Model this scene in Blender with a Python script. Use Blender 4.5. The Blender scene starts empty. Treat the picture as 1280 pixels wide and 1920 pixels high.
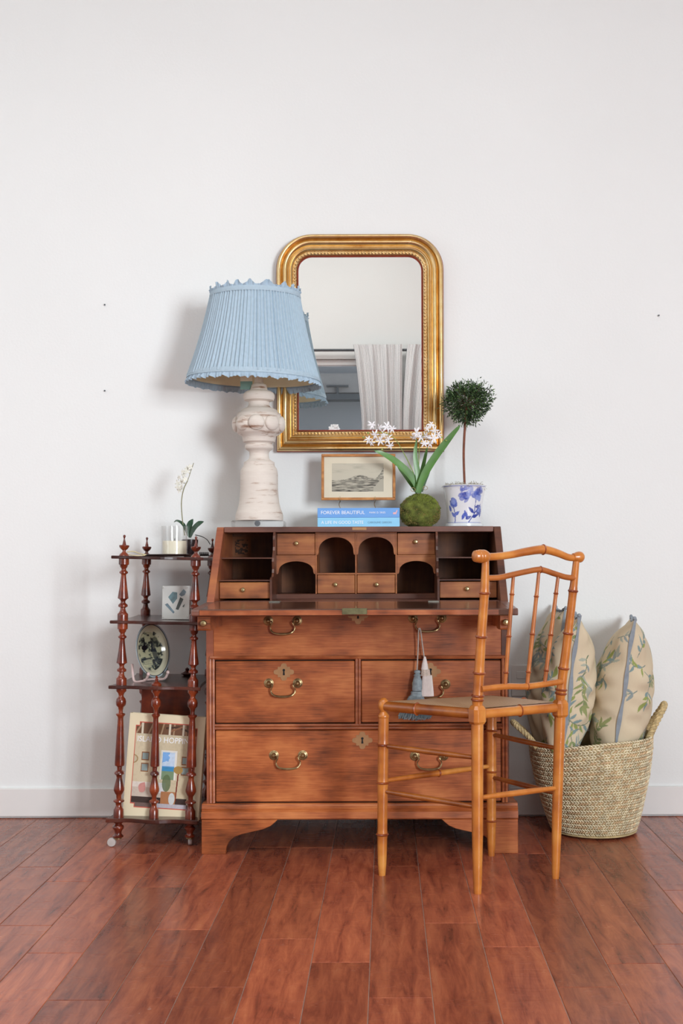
import bpy, bmesh, math, random
import numpy as np
from mathutils import Vector, Matrix
from math import sin, cos, pi, radians, sqrt, hypot

SC = bpy.context.scene
COL = SC.collection
random.seed(7)

# ------------------------------------------------------------ camera
F, CX, CY, H, ROLL = 2170.0, 723.0, 1055.0, 0.92, radians(0.18)
cam_d = bpy.data.cameras.new('camera')
cam = bpy.data.objects.new('camera', cam_d)
COL.objects.link(cam)
cam_d.sensor_fit = 'HORIZONTAL'
cam_d.sensor_width = 36.0
cam_d.lens = 36.0 * F / 1280.0
cam_d.shift_x = (640 - CX) / 1280.0
cam_d.shift_y = (CY - 960) / 1280.0
cam_d.clip_start = 0.05
cam.matrix_world = Matrix.Translation((0, 0, H)) @ Matrix.Rotation(pi / 2, 4, 'X') @ Matrix.Rotation(-ROLL, 4, 'Z')
SC.camera = cam

# ------------------------------------------------------------ world, light, exposure
world = bpy.data.worlds.new('world')
SC.world = world
world.use_nodes = True
wbg = world.node_tree.nodes['Background']
wbg.inputs['Color'].default_value = (0.74, 0.86, 1.0, 1)
wbg.inputs['Strength'].default_value = 1.0

def area(name, loc, rot, sx, sy, power, col):
    d = bpy.data.lights.new(name, 'AREA')
    d.shape = 'RECTANGLE'; d.size = sx; d.size_y = sy
    d.energy = power; d.color = col
    o = bpy.data.objects.new(name, d); COL.objects.link(o)
    o.location = loc; o.rotation_euler = rot
    return o
# daylight of the big right-hand window behind the camera (faces +Y)
key = area('window_daylight', (3.35, -2.5, 1.75), (radians(88), 0, radians(38)), 1.7, 2.0, 380, (0.88, 0.94, 1.0))
key.data.spread = radians(125)
# fill from an added left window, lifts the left wall and floor sheen
area('added_side_fill', (-3.08, 2.2, 1.7), (radians(90), 0, radians(-90)), 1.5, 1.6, 22, (0.93, 0.97, 1.0))
# added skylight out of view, brightens the back wall in the mirror
area('added_skylight_fill', (-0.7, 0.3, 4.42), (0, 0, 0), 2.6, 1.6, 125, (1.0, 0.975, 0.94))
SC.view_settings.view_transform = 'Standard'
SC.view_settings.look = 'None'
SC.view_settings.gamma = 1.0
SC.view_settings.use_curve_mapping = False
SC.view_settings.exposure = -0.55

# ------------------------------------------------------------ helpers
def P(x, y, Y):
    """photo measurement at depth Y -> point in the room"""
    u = (x - CX) / F; v = (CY - y) / F
    a = u * cos(ROLL) + v * sin(ROLL)
    b = -u * sin(ROLL) + v * cos(ROLL)
    return Vector((a * Y, Y, H + b * Y))

def hexc(h, a=1.0):
    h = h.lstrip('#')
    v = [int(h[i:i + 2], 16) / 255 for i in (0, 2, 4)]
    return tuple((c / 12.92 if c <= 0.04045 else ((c + 0.055) / 1.055) ** 2.4) for c in v) + (a,)

def root(name, label=None, cat=None, loc=(0, 0, 0), group=None):
    o = bpy.data.objects.new(name, None); COL.objects.link(o)
    o.location = loc; o.empty_display_size = 0.05
    if label: o['label'] = label
    if cat: o['category'] = cat
    if group: o['group'] = group
    ORG[o.name] = Vector(loc)
    return o
ORG = {}

def tag(o, label, cat, group=None):
    o['label'] = label; o['category'] = cat
    if group: o['group'] = group
    return o

class MB:
    def __init__(s): s.v = []; s.f = []; s.c = None
    def add(s, v, f):
        n = len(s.v); s.v += [tuple(p) for p in v]; s.f += [tuple(i + n for i in q) for q in f]; return s
    def box(s, x0, x1, y0, y1, z0, z1):
        v = [(x0,y0,z0),(x1,y0,z0),(x1,y1,z0),(x0,y1,z0),(x0,y0,z1),(x1,y0,z1),(x1,y1,z1),(x0,y1,z1)]
        return s.add(v, [(0,3,2,1),(4,5,6,7),(0,1,5,4),(1,2,6,5),(2,3,7,6),(3,0,4,7)])
    def lathe(s, prof, c=(0,0,0), seg=24, sx=1.0, sy=1.0, axis='Z', cap=True):
        n = len(prof); v = []
        for (r, z) in prof:
            for k in range(seg):
                a = 2 * pi * k / seg
                p = (r * cos(a) * sx, r * sin(a) * sy, z)
                if axis == 'X': p = (p[2], p[0], p[1])
                if axis == 'Y': p = (p[0], p[2], p[1])
                v.append((c[0] + p[0], c[1] + p[1], c[2] + p[2]))
        f = []
        for i in range(n - 1):
            for k in range(seg):
                a = i * seg + k; b = i * seg + (k + 1) % seg
                f.append((a, b, b + seg, a + seg) if axis != 'Y' else (a, a + seg, b + seg, b))
        if cap and prof[0][0] > 1e-6: f.append(tuple(range(seg))[::-1])
        if cap and prof[-1][0] > 1e-6: f.append(tuple(range((n - 1) * seg, n * seg)))
        return s.add(v, f)
    def tube(s, pts, rad, seg=10, cap=True, closed=False):
        pts = [Vector(p) for p in pts]; n = len(pts)
        if not hasattr(rad, '__len__'): rad = [rad] * n
        T = []
        for i in range(n):
            if closed: t = pts[(i + 1) % n] - pts[i - 1]
            else: t = pts[min(i + 1, n - 1)] - pts[max(i - 1, 0)]
            T.append(t.normalized() if t.length > 1e-9 else Vector((0, 0, 1)))
        up = Vector((0, 0, 1)) if abs(T[0].z) < 0.9 else Vector((1, 0, 0))
        nrm = (up - T[0] * up.dot(T[0])).normalized()
        v = []
        for i in range(n):
            nrm = (nrm - T[i] * nrm.dot(T[i])).normalized()
            b = T[i].cross(nrm)
            for k in range(seg):
                a = 2 * pi * k / seg
                v.append(pts[i] + (nrm * cos(a) + b * sin(a)) * rad[i])
        f = []
        for i in range(n if closed else n - 1):
            j = (i + 1) % n
            for k in range(seg):
                k2 = (k + 1) % seg
                f.append((i * seg + k, i * seg + k2, j * seg + k2, j * seg + k))
        if cap and not closed:
            f.append(tuple(range(seg))[::-1]); f.append(tuple(range((n - 1) * seg, n * seg)))
        return s.add(v, f)
    def prism(s, pts, a, b, plane='XZ'):
        """2-D outline extruded from a to b along the missing axis"""
        def q(p, t):
            return (p[0], t, p[1]) if plane == 'XZ' else ((t, p[0], p[1]) if plane == 'YZ' else (p[0], p[1], t))
        n = len(pts)
        v = [q(p, a) for p in pts] + [q(p, b) for p in pts]
        f = [tuple(range(n)), tuple(range(n, 2 * n))[::-1]]
        f += [(i, i + n, (i + 1) % n + n, (i + 1) % n) for i in range(n)]
        return s.add(v, f)
    def ball(s, c, r, seg=12, rings=8):
        rx, ry, rz = r if hasattr(r, '__len__') else (r, r, r)
        prof = [(sin(pi * i / rings), -cos(pi * i / rings)) for i in range(rings + 1)]
        v = []; f = []
        for (pr, pz) in prof:
            for k in range(seg):
                a = 2 * pi * k / seg
                v.append((c[0] + rx * pr * cos(a), c[1] + ry * pr * sin(a), c[2] + rz * pz))
        for i in range(rings):
            for k in range(seg):
                a = i * seg + k; b = i * seg + (k + 1) % seg
                f.append((a, b, b + seg, a + seg))
        return s.add(v, f)
    def grid(s, fn, nu, nv, closed_u=False):
        v = [fn(i / nu, j / nv) for j in range(nv + 1) for i in range(nu + (0 if closed_u else 1))]
        w = nu if closed_u else nu + 1
        f = [(j * w + i, j * w + (i + 1) % w, (j + 1) * w + (i + 1) % w, (j + 1) * w + i) for j in range(nv) for i in range(nu)]
        return s.add(v, f)
    def xf(s, m):
        s.v = [tuple(m @ Vector(p)) for p in s.v]; return s
    def build(s, name, mat, parent=None, org=None, smooth=True, bevel=0.0, kind=None, label=None, colors=None, sharp=40):
        if parent is not None:
            o0 = ORG[parent.name]
        else:
            o0 = Vector(org) if org is not None else Vector((0, 0, 0))
        me = bpy.data.meshes.new(name)
        me.from_pydata([(p[0] - o0[0], p[1] - o0[1], p[2] - o0[2]) for p in s.v], [], s.f)
        bm = bmesh.new(); bm.from_mesh(me)
        bmesh.ops.remove_doubles(bm, verts=bm.verts, dist=1e-6) if colors is None else None
        bmesh.ops.recalc_face_normals(bm, faces=bm.faces)
        if bevel > 0:
            es = [e for e in bm.edges if len(e.link_faces) == 2 and e.calc_face_angle(0) > radians(35)]
            bmesh.ops.bevel(bm, geom=es, offset=bevel, segments=1, affect='EDGES', clamp_overlap=True)
        bm.to_mesh(me); bm.free()
        if colors is not None:
            at = me.color_attributes.new('paint', 'FLOAT_COLOR', 'POINT')
            at.data.foreach_set('color', np.asarray(colors, dtype=np.float32).ravel())
        if smooth:
            me.polygons.foreach_set('use_smooth', [True] * len(me.polygons))
            me.set_sharp_from_angle(angle=radians(sharp))
        me.materials.append(mat)
        o = bpy.data.objects.new(name, me); COL.objects.link(o)
        if parent is not None: o.parent = parent
        else: o.location = o0
        ORG[o.name] = o0
        if kind: o['kind'] = kind
        if label: o['label'] = label
        return o

def crv(pts, n=8):
    """Catmull-Rom through the points"""
    pts = [Vector(p) for p in pts]; out = []
    m = len(pts)
    for i in range(m - 1):
        p0 = pts[max(i - 1, 0)]; p1 = pts[i]; p2 = pts[i + 1]; p3 = pts[min(i + 2, m - 1)]
        for k in range(n):
            t = k / n
            out.append(0.5 * ((2 * p1) + (p2 - p0) * t + (2 * p0 - 5 * p1 + 4 * p2 - p3) * t * t + (3 * p1 - p0 - 3 * p2 + p3) * t ** 3))
    out.append(pts[-1]); return out

def lerpn(xs, x):
    return np.interp(x, [a for a, _ in xs], [b for _, b in xs])

# ---- value noise for printed / painted surfaces
_rs = np.random.RandomState(5)
_T = _rs.rand(256, 256)
def vnoise(x, y):
    xi = np.floor(x).astype(int); yi = np.floor(y).astype(int)
    fx = x - xi; fy = y - yi
    fx = fx * fx * (3 - 2 * fx); fy = fy * fy * (3 - 2 * fy)
    g = lambda i, j: _T[i % 256, j % 256]
    return (g(xi, yi) * (1 - fx) + g(xi + 1, yi) * fx) * (1 - fy) + (g(xi, yi + 1) * (1 - fx) + g(xi + 1, yi + 1) * fx) * fy
def fbm(x, y, o=4):
    s = 0; a = 0.5
    for k in range(o):
        s = s + a * vnoise(x * 2 ** k + 17 * k, y * 2 ** k + 31 * k); a *= 0.5
    return s / (1 - 0.5 ** o)

class Paint:
    """colours on the points of a surface, laid out in its own u,v"""
    def __init__(s, u, v, base):
        s.u = u; s.v = v; s.c = np.ones(u.shape + (4,)) * np.array(hexc(base))
    def m(s, mask, col, a=1.0):
        k = np.clip(mask.astype(float) if mask.dtype == bool else mask, 0, 1)[..., None] * a
        s.c = s.c * (1 - k) + np.array(hexc(col)) * k; return s
    def rect(s, x0, x1, y0, y1, col, a=1.0):
        return s.m((s.u >= x0) & (s.u <= x1) & (s.v >= y0) & (s.v <= y1), col, a)
    def frame(s, x0, x1, y0, y1, t, col, inner):
        s.rect(x0, x1, y0, y1, col); return s.rect(x0 + t, x1 - t, y0 + t, y1 - t, inner)
    def ell(s, cx, cy, rx, ry, col, ang=0, a=1.0):
        dx = s.u - cx; dy = s.v - cy; c = cos(ang); n = sin(ang)
        p = (dx * c + dy * n) / rx; q = (-dx * n + dy * c) / ry
        return s.m(p * p + q * q < 1, col, a)
    def leaf(s, x, y, ang, L, W, col, a=1.0):
        dx = s.u - x; dy = s.v - y; c = cos(ang); n = sin(ang)
        p = (dx * c + dy * n) / L; q = (-dx * n + dy * c)
        w = W * np.sin(np.clip(p, 0, 1) ** 0.8 * pi)
        return s.m((p > 0) & (p < 1) & (np.abs(q) < w), col, a)
    def line(s, pts, w, col, a=1.0):
        for (x0, y0), (x1, y1) in zip(pts[:-1], pts[1:]):
            dx = x1 - x0; dy = y1 - y0; L2 = dx * dx + dy * dy + 1e-12
            t = np.clip(((s.u - x0) * dx + (s.v - y0) * dy) / L2, 0, 1)
            s.m((s.u - x0 - t * dx) ** 2 + (s.v - y0 - t * dy) ** 2 < w * w, col, a)
        return s

# ---- materials
def newmat(name):
    m = bpy.data.materials.new(name); m.use_nodes = True
    nt = m.node_tree; b = nt.nodes['Principled BSDF']
    return m, nt, b
def N(nt, t, **kw):
    n = nt.nodes.new(t)
    for k, v in kw.items():
        if k in n.inputs: n.inputs[k].default_value = v
        else: setattr(n, k, v)
    return n
def ramp(nt, stops, fac):
    r = nt.nodes.new('ShaderNodeValToRGB'); e = r.color_ramp.elements
    while len(e) < len(stops): e.new(0.5)
    for i, (p, c) in enumerate(stops): e[i].position = p; e[i].color = c
    nt.links.new(fac, r.inputs[0]); return r
def coords(nt, scale, kind='Object'):
    t = N(nt, 'ShaderNodeTexCoord'); mp = N(nt, 'ShaderNodeMapping')
    mp.inputs['Scale'].default_value = scale
    nt.links.new(t.outputs[kind], mp.inputs[0]); return mp.outputs[0]
def bump(nt, b, h, strength, dist=0.001):
    n = N(nt, 'ShaderNodeBump'); n.inputs['Strength'].default_value = strength; n.inputs['Distance'].default_value = dist
    nt.links.new(h, n.inputs['Height']); nt.links.new(n.outputs[0], b.inputs['Normal']); return n
def plain(name, col, rough=0.5, metal=0.0, nz=0.12, nscale=30, coat=0.0, bstr=0.0, spec=0.5):
    m, nt, b = newmat(name)
    c = hexc(col) if isinstance(col, str) else col
    n = N(nt, 'ShaderNodeTexNoise', Scale=nscale, Detail=4.0)
    nt.links.new(coords(nt, (1, 1, 1)), n.inputs['Vector'])
    d = tuple(max(0, x * (1 - nz)) for x in c[:3]) + (1,); l = tuple(min(1, x * (1 + nz)) for x in c[:3]) + (1,)
    r = ramp(nt, [(0.3, d), (0.7, l)], n.outputs['Fac'])
    nt.links.new(r.outputs[0], b.inputs['Base Color'])
    b.inputs['Roughness'].default_value = rough; b.inputs['Metallic'].default_value = metal
    b.inputs['Coat Weight'].default_value = coat; b.inputs['Coat Roughness'].default_value = 0.15
    b.inputs['Specular IOR Level'].default_value = spec
    if bstr: bump(nt, b, n.outputs['Fac'], bstr)
    return m
def painted(name, rough=0.6, coat=0.0, bscale=0, bstr=0.3):
    m, nt, b = newmat(name)
    a = N(nt, 'ShaderNodeAttribute'); a.attribute_name = 'paint'
    nt.links.new(a.outputs['Color'], b.inputs['Base Color'])
    b.inputs['Roughness'].default_value = rough; b.inputs['Coat Weight'].default_value = coat
    if bscale:
        n = N(nt, 'ShaderNodeTexNoise', Scale=bscale, Detail=3.0); nt.links.new(coords(nt, (1, 1, 1)), n.inputs['Vector'])
        bump(nt, b, n.outputs['Fac'], bstr)
    return m
def wood(name, dark, mid, light, rough=0.4, coat=0.2, grain=(3, 40, 60), patch=6, bstr=0.15, per_object=0.0):
    m, nt, b = newmat(name)
    g = N(nt, 'ShaderNodeTexNoise', Scale=1.0, Detail=6.0, Roughness=0.6); g.inputs['Distortion'].default_value = 0.4
    nt.links.new(coords(nt, grain), g.inputs['Vector'])
    p = N(nt, 'ShaderNodeTexNoise', Scale=patch, Detail=3.0); nt.links.new(coords(nt, (1, 1, 1.6)), p.inputs['Vector'])
    mx = N(nt, 'ShaderNodeMath', operation='MULTIPLY_ADD'); mx.inputs[1].default_value = 0.38
    nt.links.new(g.outputs['Fac'], mx.inputs[0])
    m2 = N(nt, 'ShaderNodeMath', operation='MULTIPLY'); m2.inputs[1].default_value = 0.62
    nt.links.new(p.outputs['Fac'], m2.inputs[0]); nt.links.new(m2.outputs[0], mx.inputs[2])
    r = ramp(nt, [(0.33, hexc(dark)), (0.5, hexc(mid)), (0.67, hexc(light))], mx.outputs[0])
    nt.links.new(r.outputs[0], b.inputs['Base Color'])
    b.inputs['Roughness'].default_value = rough; b.inputs['Coat Weight'].default_value = coat; b.inputs['Coat Roughness'].default_value = 0.18
    bump(nt, b, g.outputs['Fac'], bstr)
    return m
def thin_glass(name, tint=(0.985, 0.985, 0.982, 1), refl=1.0):
    m, nt, b = newmat(name); nt.nodes.remove(b)
    out = nt.nodes['Material Output']
    t = N(nt, 'ShaderNodeBsdfTransparent'); t.inputs[0].default_value = tint
    g = N(nt, 'ShaderNodeBsdfGlossy'); g.inputs['Roughness'].default_value = 0.02
    lw = N(nt, 'ShaderNodeLayerWeight'); lw.inputs[0].default_value = 0.5
    pw = N(nt, 'ShaderNodeMath', operation='POWER'); pw.inputs[1].default_value = 4.0; nt.links.new(lw.outputs['Facing'], pw.inputs[0])
    mm = N(nt, 'ShaderNodeMath', operation='MULTIPLY_ADD'); mm.inputs[1].default_value = .7 * refl; mm.inputs[2].default_value = .04 * refl; nt.links.new(pw.outputs[0], mm.inputs[0])
    mx = N(nt, 'ShaderNodeMixShader'); nt.links.new(mm.outputs[0], mx.inputs[0]); nt.links.new(t.outputs[0], mx.inputs[1]); nt.links.new(g.outputs[0], mx.inputs[2])
    nt.links.new(mx.outputs[0], out.inputs[0]); return m

M = {}
def wallmat():
    m, nt, b = newmat('painted_wall')
    n = N(nt, 'ShaderNodeTexNoise', Scale=1.3, Detail=3.0); nt.links.new(coords(nt, (1, 1, 1)), n.inputs['Vector'])
    r = ramp(nt, [(0.3, (0.785, 0.80, 0.79, 1)), (0.7, (0.815, 0.83, 0.82, 1))], n.outputs['Fac'])
    nt.links.new(r.outputs[0], b.inputs['Base Color']); b.inputs['Roughness'].default_value = 0.65
    f = N(nt, 'ShaderNodeTexNoise', Scale=110.0, Detail=2.0); nt.links.new(coords(nt, (1, 1, 1)), f.inputs['Vector'])
    bump(nt, b, f.outputs['Fac'], 0.35, 0.0012); return m
M['wall'] = wallmat()
M['ceiling'] = plain('ceiling_paint', (0.86, 0.85, 0.83, 1), 0.8, nz=0.02)
M['baseboard'] = plain('baseboard_paint', (0.76, 0.74, 0.72, 1), 0.45, nz=0.03, nscale=4)
M['groove'] = plain('dusty_groove', '#a58d80', 0.9)

def floormat():
    m, nt, b = newmat('cherry_plank')
    oi = N(nt, 'ShaderNodeObjectInfo')
    tc = N(nt, 'ShaderNodeTexCoord')
    off = N(nt, 'ShaderNodeVectorMath', operation='SCALE'); cmb = N(nt, 'ShaderNodeCombineXYZ')
    for k in range(3): nt.links.new(oi.outputs['Random'], cmb.inputs[k])
    nt.links.new(cmb.outputs[0], off.inputs[0]); off.inputs['Scale'].default_value = 37.0
    add = N(nt, 'ShaderNodeVectorMath', operation='ADD'); nt.links.new(tc.outputs['Object'], add.inputs[0]); nt.links.new(off.outputs[0], add.inputs[1])
    def mapped(sc):
        mp = N(nt, 'ShaderNodeMapping'); mp.inputs['Scale'].default_value = sc; nt.links.new(add.outputs[0], mp.inputs[0]); return mp.outputs[0]
    g = N(nt, 'ShaderNodeTexNoise', Scale=1.0, Detail=6.0, Roughness=0.68); g.inputs['Distortion'].default_value = 0.5
    nt.links.new(mapped((34, 4.5, 10)), g.inputs['Vector'])
    r = ramp(nt, [(0.25, hexc('#502820')), (0.42, hexc('#904a36')), (0.6, hexc('#b06244')), (0.78, hexc('#c47a54'))], g.outputs['Fac'])
    hv = N(nt, 'ShaderNodeHueSaturation'); nt.links.new(r.outputs[0], hv.inputs['Color'])
    mr = N(nt, 'ShaderNodeMapRange'); mr.inputs['To Min'].default_value = 0.68; mr.inputs['To Max'].default_value = 1.12
    nt.links.new(oi.outputs['Random'], mr.inputs['Value']); nt.links.new(mr.outputs[0], hv.inputs['Value'])
    # small pale scuffs
    sc = N(nt, 'ShaderNodeTexNoise', Scale=1.0, Detail=5.0, Roughness=0.7); nt.links.new(mapped((55, 40, 30)), sc.inputs['Vector'])
    sr = ramp(nt, [(0.67, (0, 0, 0, 1)), (0.76, (0.6, 0.6, 0.6, 1))], sc.outputs['Fac'])
    mx = N(nt, 'ShaderNodeMix', data_type='RGBA'); nt.links.new(sr.outputs[0], mx.inputs['Factor']); nt.links.new(hv.outputs[0], mx.inputs['A']); mx.inputs['B'].default_value = hexc('#b0988a')
    nt.links.new(mx.outputs['Result'], b.inputs['Base Color'])
    # hand scraped ripple across the board
    s = N(nt, 'ShaderNodeTexNoise', Scale=1.0, Detail=3.0); s.inputs['Distortion'].default_value = 0.8
    nt.links.new(mapped((9, 34, 8)), s.inputs['Vector'])
    bump(nt, b, s.outputs['Fac'], 0.45, 0.0018)
    rr = N(nt, 'ShaderNodeMapRange'); rr.inputs['To Min'].default_value = 0.16; rr.inputs['To Max'].default_value = 0.34
    nt.links.new(s.outputs['Fac'], rr.inputs['Value']); nt.links.new(rr.outputs[0], b.inputs['Roughness'])
    b.inputs['Specular IOR Level'].default_value = 0.36
    return m
M['plank'] = floormat()
M['oak'] = wood('old_oak', '#5c2c13', '#a85a2e', '#ce8048', 0.42, 0.22, (12, 50, 300), 7)
M['oak_side_lit'] = wood('old_oak_lit_edge', '#5e311b', '#95533a', '#b26c3f', 0.45, 0.2, (4, 40, 20), 4)
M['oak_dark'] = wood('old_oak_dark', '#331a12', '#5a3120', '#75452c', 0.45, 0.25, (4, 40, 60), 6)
M['oak_top'] = wood('old_oak_grey', '#3f2822', '#6a4438', '#86594a', 0.4, 0.2, (3, 30, 60), 6)
M['oak_fall'] = wood('old_oak_fall', '#33201a', '#573628', '#70483a', 0.2, 0.6, (3, 30, 60), 6, 0.05)
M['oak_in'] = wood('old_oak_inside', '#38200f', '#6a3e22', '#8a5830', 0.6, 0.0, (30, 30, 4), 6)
M['oak_drawer'] = wood('old_oak_small_drawer', '#6a3a20', '#9c5c34', '#ba7a46', 0.45, 0.15, (4, 40, 70), 10)
M['bead'] = wood('cock_bead_wood', '#5a2b14', '#9c5430', '#c2784a', 0.35, 0.4, (4, 30, 60), 12)
M['gap'] = plain('drawer_gap_shade', '#120a07', 0.9)
M['mahogany'] = wood('mahogany', '#32100a', '#6a2613', '#9a4522', 0.28, 0.5, (20, 20, 6), 14, 0.0)
M['shelfwood'] = wood('mahogany_board', '#1f0d0a', '#3d1a12', '#5c2c1e', 0.3, 0.4, (4, 30, 40), 8, 0.06)
M['bamboo'] = wood('faux_bamboo', '#9c5220', '#c27630', '#d89648', 0.32, 0.45, (16, 16, 6), 9, 0.05)
M['bamboo_ring'] = wood('faux_bamboo_ring', '#6b2a10', '#8f4319', '#b0602a', 0.35, 0.4, (16, 16, 6), 9, 0.05)
M['brass'] = plain('aged_brass', '#a08a64', 0.36, 0.85, 0.3, 60)
M['brass_flat'] = plain('dull_brass_plate', '#a98058', 0.5, 0.35, 0.12, 30)
M['brass_dark'] = plain('tarnished_lock_brass', '#6d6a4c', 0.45, 0.6, 0.3, 60)
M['black'] = plain('black_matte', '#0a0908', 0.7)
M['chrome'] = plain('polished_chrome', '#d8d8d6', 0.12, 1.0, 0.02)
M['glass'] = thin_glass('thin_clear_glass')
M['white_metal'] = plain('white_window_frame', (0.8, 0.8, 0.79, 1), 0.4, nz=0.02)
M['steel_dull'] = plain('dull_hinge_metal', '#9a9a90', .35, .8, .15, 60)
M['brass_bright'] = plain('worn_brass_knob', '#b8a57a', .3, .85, .2, 40)
M['paint_matte'] = painted('printed_paper', .8)
M['paint_gloss'] = painted('print_under_glass', .25, .3)
M['paint_glaze'] = painted('painted_porcelain', .18, .6)
M['paper'] = plain('page_block', '#e9e2d2', .9, nz=.05, nscale=200)
M['cover_pale'] = plain('pale_blue_cover', '#8fcdf0', .4, nz=.02)
M['cover_blue'] = plain('cornflower_cover', '#6ea4e4', .4, nz=.02)
M['ink_white'] = plain('white_print', '#f4f6fa', .5, nz=.01)
M['ink_grey'] = plain('grey_print', '#6f9ab8', .5, nz=.01)
M['ink_pink'] = plain('pink_print', '#e0b0b8', .5, nz=.01)
M['gold_wood'] = wood('gilded_thin_frame', '#8a5428', '#b87a40', '#cf9658', .35, .3, (20, 20, 60), 20)
M['moss'] = plain('moss_ground', '#5c6428', .95, 0, .5, 45, bstr=.6)
M['moss_tuft'] = plain('moss_green', '#8a9a3c', .9, 0, .35, 60)
M['moss_dry'] = plain('moss_brown', '#a88e58', .9, 0, .35, 60)
M['moss_grey'] = plain('dried_moss_grey', '#a39a84', .9, 0, .3, 60)
M['leaf_mid'] = plain('mid_leaf', '#355c30', .42, 0, .3, 14, coat=.15)
M['twine'] = plain('jute_twine', '#a8946a', .9)
M['porcelain'] = plain('white_porcelain', '#dfe4e6', .18, 0, .02, coat=.5)
M['soil'] = plain('potting_soil', '#4c3b2c', .95, 0, .4, 80)
M['trunk'] = plain('red_brown_bark', '#7c4b38', .8, 0, .25, 60)
M['myrtle_a'] = plain('myrtle_leaf_dark', '#24381f', .45, 0, .25, 30)
M['myrtle_b'] = plain('myrtle_leaf_mid', '#3d5a30', .45, 0, .25, 30)
M['myrtle_c'] = plain('myrtle_leaf_light', '#62804a', .45, 0, .25, 30)
M['acrylic'] = plain('clear_acrylic', (0.97, 0.98, 0.98, 1), .03, 0, .005); 
_b = M['acrylic'].node_tree.nodes['Principled BSDF']; _b.inputs['Transmission Weight'].default_value = 1.0; _b.inputs['IOR'].default_value = 1.45
def whitewash():
    m, nt, b = newmat('whitewashed_wood')
    n = N(nt, 'ShaderNodeTexNoise', Scale=1.0, Detail=6.0, Roughness=.7); n.inputs['Distortion'].default_value = .5; nt.links.new(coords(nt, (10, 10, 90)), n.inputs['Vector'])
    g = N(nt, 'ShaderNodeTexNoise', Scale=14.0, Detail=4.0); nt.links.new(coords(nt, (1, 1, 2.5)), g.inputs['Vector'])
    mm = N(nt, 'ShaderNodeMath', operation='MULTIPLY_ADD'); mm.inputs[1].default_value = .6; nt.links.new(n.outputs['Fac'], mm.inputs[0])
    m2 = N(nt, 'ShaderNodeMath', operation='MULTIPLY'); m2.inputs[1].default_value = .4; nt.links.new(g.outputs['Fac'], m2.inputs[0]); nt.links.new(m2.outputs[0], mm.inputs[2])
    r = ramp(nt, [(.34, hexc('#8e6c58')), (.41, hexc('#c2b0a2')), (.45, hexc('#d8cec4')), (.7, hexc('#e2dad0'))], mm.outputs[0])
    nt.links.new(r.outputs[0], b.inputs['Base Color']); b.inputs['Roughness'].default_value = .7; bump(nt, b, n.outputs['Fac'], .35, .001); return m
M['whitewash'] = whitewash()
M['blue_linen'] = plain('blue_linen', '#aabfcd', .85, 0, .05, 90, bstr=.15)
M['blue_linen2'] = plain('blue_linen_ruffle', '#a4bacb', .85, 0, .06, 90, bstr=.15)
M['cream_lining'] = plain('cream_lining', '#dcd2b4', .8, 0, .03)
M['tag_green'] = plain('tag_green', '#6f9088', .7)
M['wheel'] = plain('pale_wheel', '#b9b2ae', .35, 0, .1, coat=.3)
M['tray'] = plain('dark_tray', '#2a1c1a', .2, 0, .2, coat=.6)
M['wax'] = plain('ivory_wax', '#efe8d2', .5, 0, .02)
M['black_pot'] = plain('dark_glazed_pot', '#241a1c', .25, 0, .2, coat=.4)
M['twine_pale'] = plain('pale_cord', '#d6c69c', .8)
M['paper_white'] = plain('white_mount', '#dcdcd8', .5, 0, .02)
M['shard_a'] = plain('shard_blue_grey', '#5f8088', .5, 0, .4, 60)
M['shard_b'] = plain('shard_slate', '#6f8896', .5, 0, .35, 60)
M['shard_c'] = plain('shard_dark', '#35423f', .5, 0, .4, 60)
M['plate_back'] = plain('plate_rim', '#9aa6a8', .25, 0, .05, coat=.4)
M['blush'] = plain('blush_stand', '#d8bcb6', .35, 0, .05, coat=.3)
M['cream_cover'] = plain('cream_cover', '#e6d8b8', .5, 0, .02)
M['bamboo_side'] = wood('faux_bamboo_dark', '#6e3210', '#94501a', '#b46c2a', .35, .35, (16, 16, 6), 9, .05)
M['bamboo_mid'] = wood('faux_bamboo_red', '#8c4a1e', '#ae642c', '#c67c3c', .33, .4, (16, 16, 6), 9, .05)
def cane():
    m, nt, b = newmat('woven_cane')
    t = N(nt, 'ShaderNodeTexCoord'); mp = N(nt, 'ShaderNodeMapping'); mp.inputs['Rotation'].default_value = (0, 0, radians(35)); nt.links.new(t.outputs['Object'], mp.inputs[0])
    ck = N(nt, 'ShaderNodeTexWave', Scale=38.0); ck.bands_direction = 'X'; ck2 = N(nt, 'ShaderNodeTexWave', Scale=38.0); ck2.bands_direction = 'Y'
    nt.links.new(mp.outputs[0], ck.inputs[0]); nt.links.new(mp.outputs[0], ck2.inputs[0])
    mm = N(nt, 'ShaderNodeMath', operation='MULTIPLY'); nt.links.new(ck.outputs['Fac'], mm.inputs[0]); nt.links.new(ck2.outputs['Fac'], mm.inputs[1])
    r = ramp(nt, [(.0, hexc('#d4b28c')), (.35, hexc('#c09a74')), (.6, hexc('#7a5840'))], mm.outputs[0])
    nt.links.new(r.outputs[0], b.inputs['Base Color']); b.inputs['Roughness'].default_value = .55; bump(nt, b, mm.outputs[0], -.6, .002); return m
M['cane'] = cane()
M['tassel_cord'] = plain('grey_silk_cord', '#b5aca4', .7, 0, .15, 200)
M['tassel_blue'] = plain('slate_silk', '#8f9ea4', .6, 0, .25, 80)
M['tassel_blue2'] = plain('slate_silk_dark', '#5f737c', .7, 0, .25, 80)
M['tassel_cream'] = plain('cream_silk', '#e6dcd6', .65, 0, .05, 80)
M['tassel_cream2'] = plain('cream_netting', '#cdbcae', .7, 0, .2, 300)
M['seagrass'] = plain('seagrass', '#e2d8b8', .75, 0, .22, 40)
M['seagrass_brown'] = plain('seagrass_tan', '#d2b48e', .75, 0, .2, 40)
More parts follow.
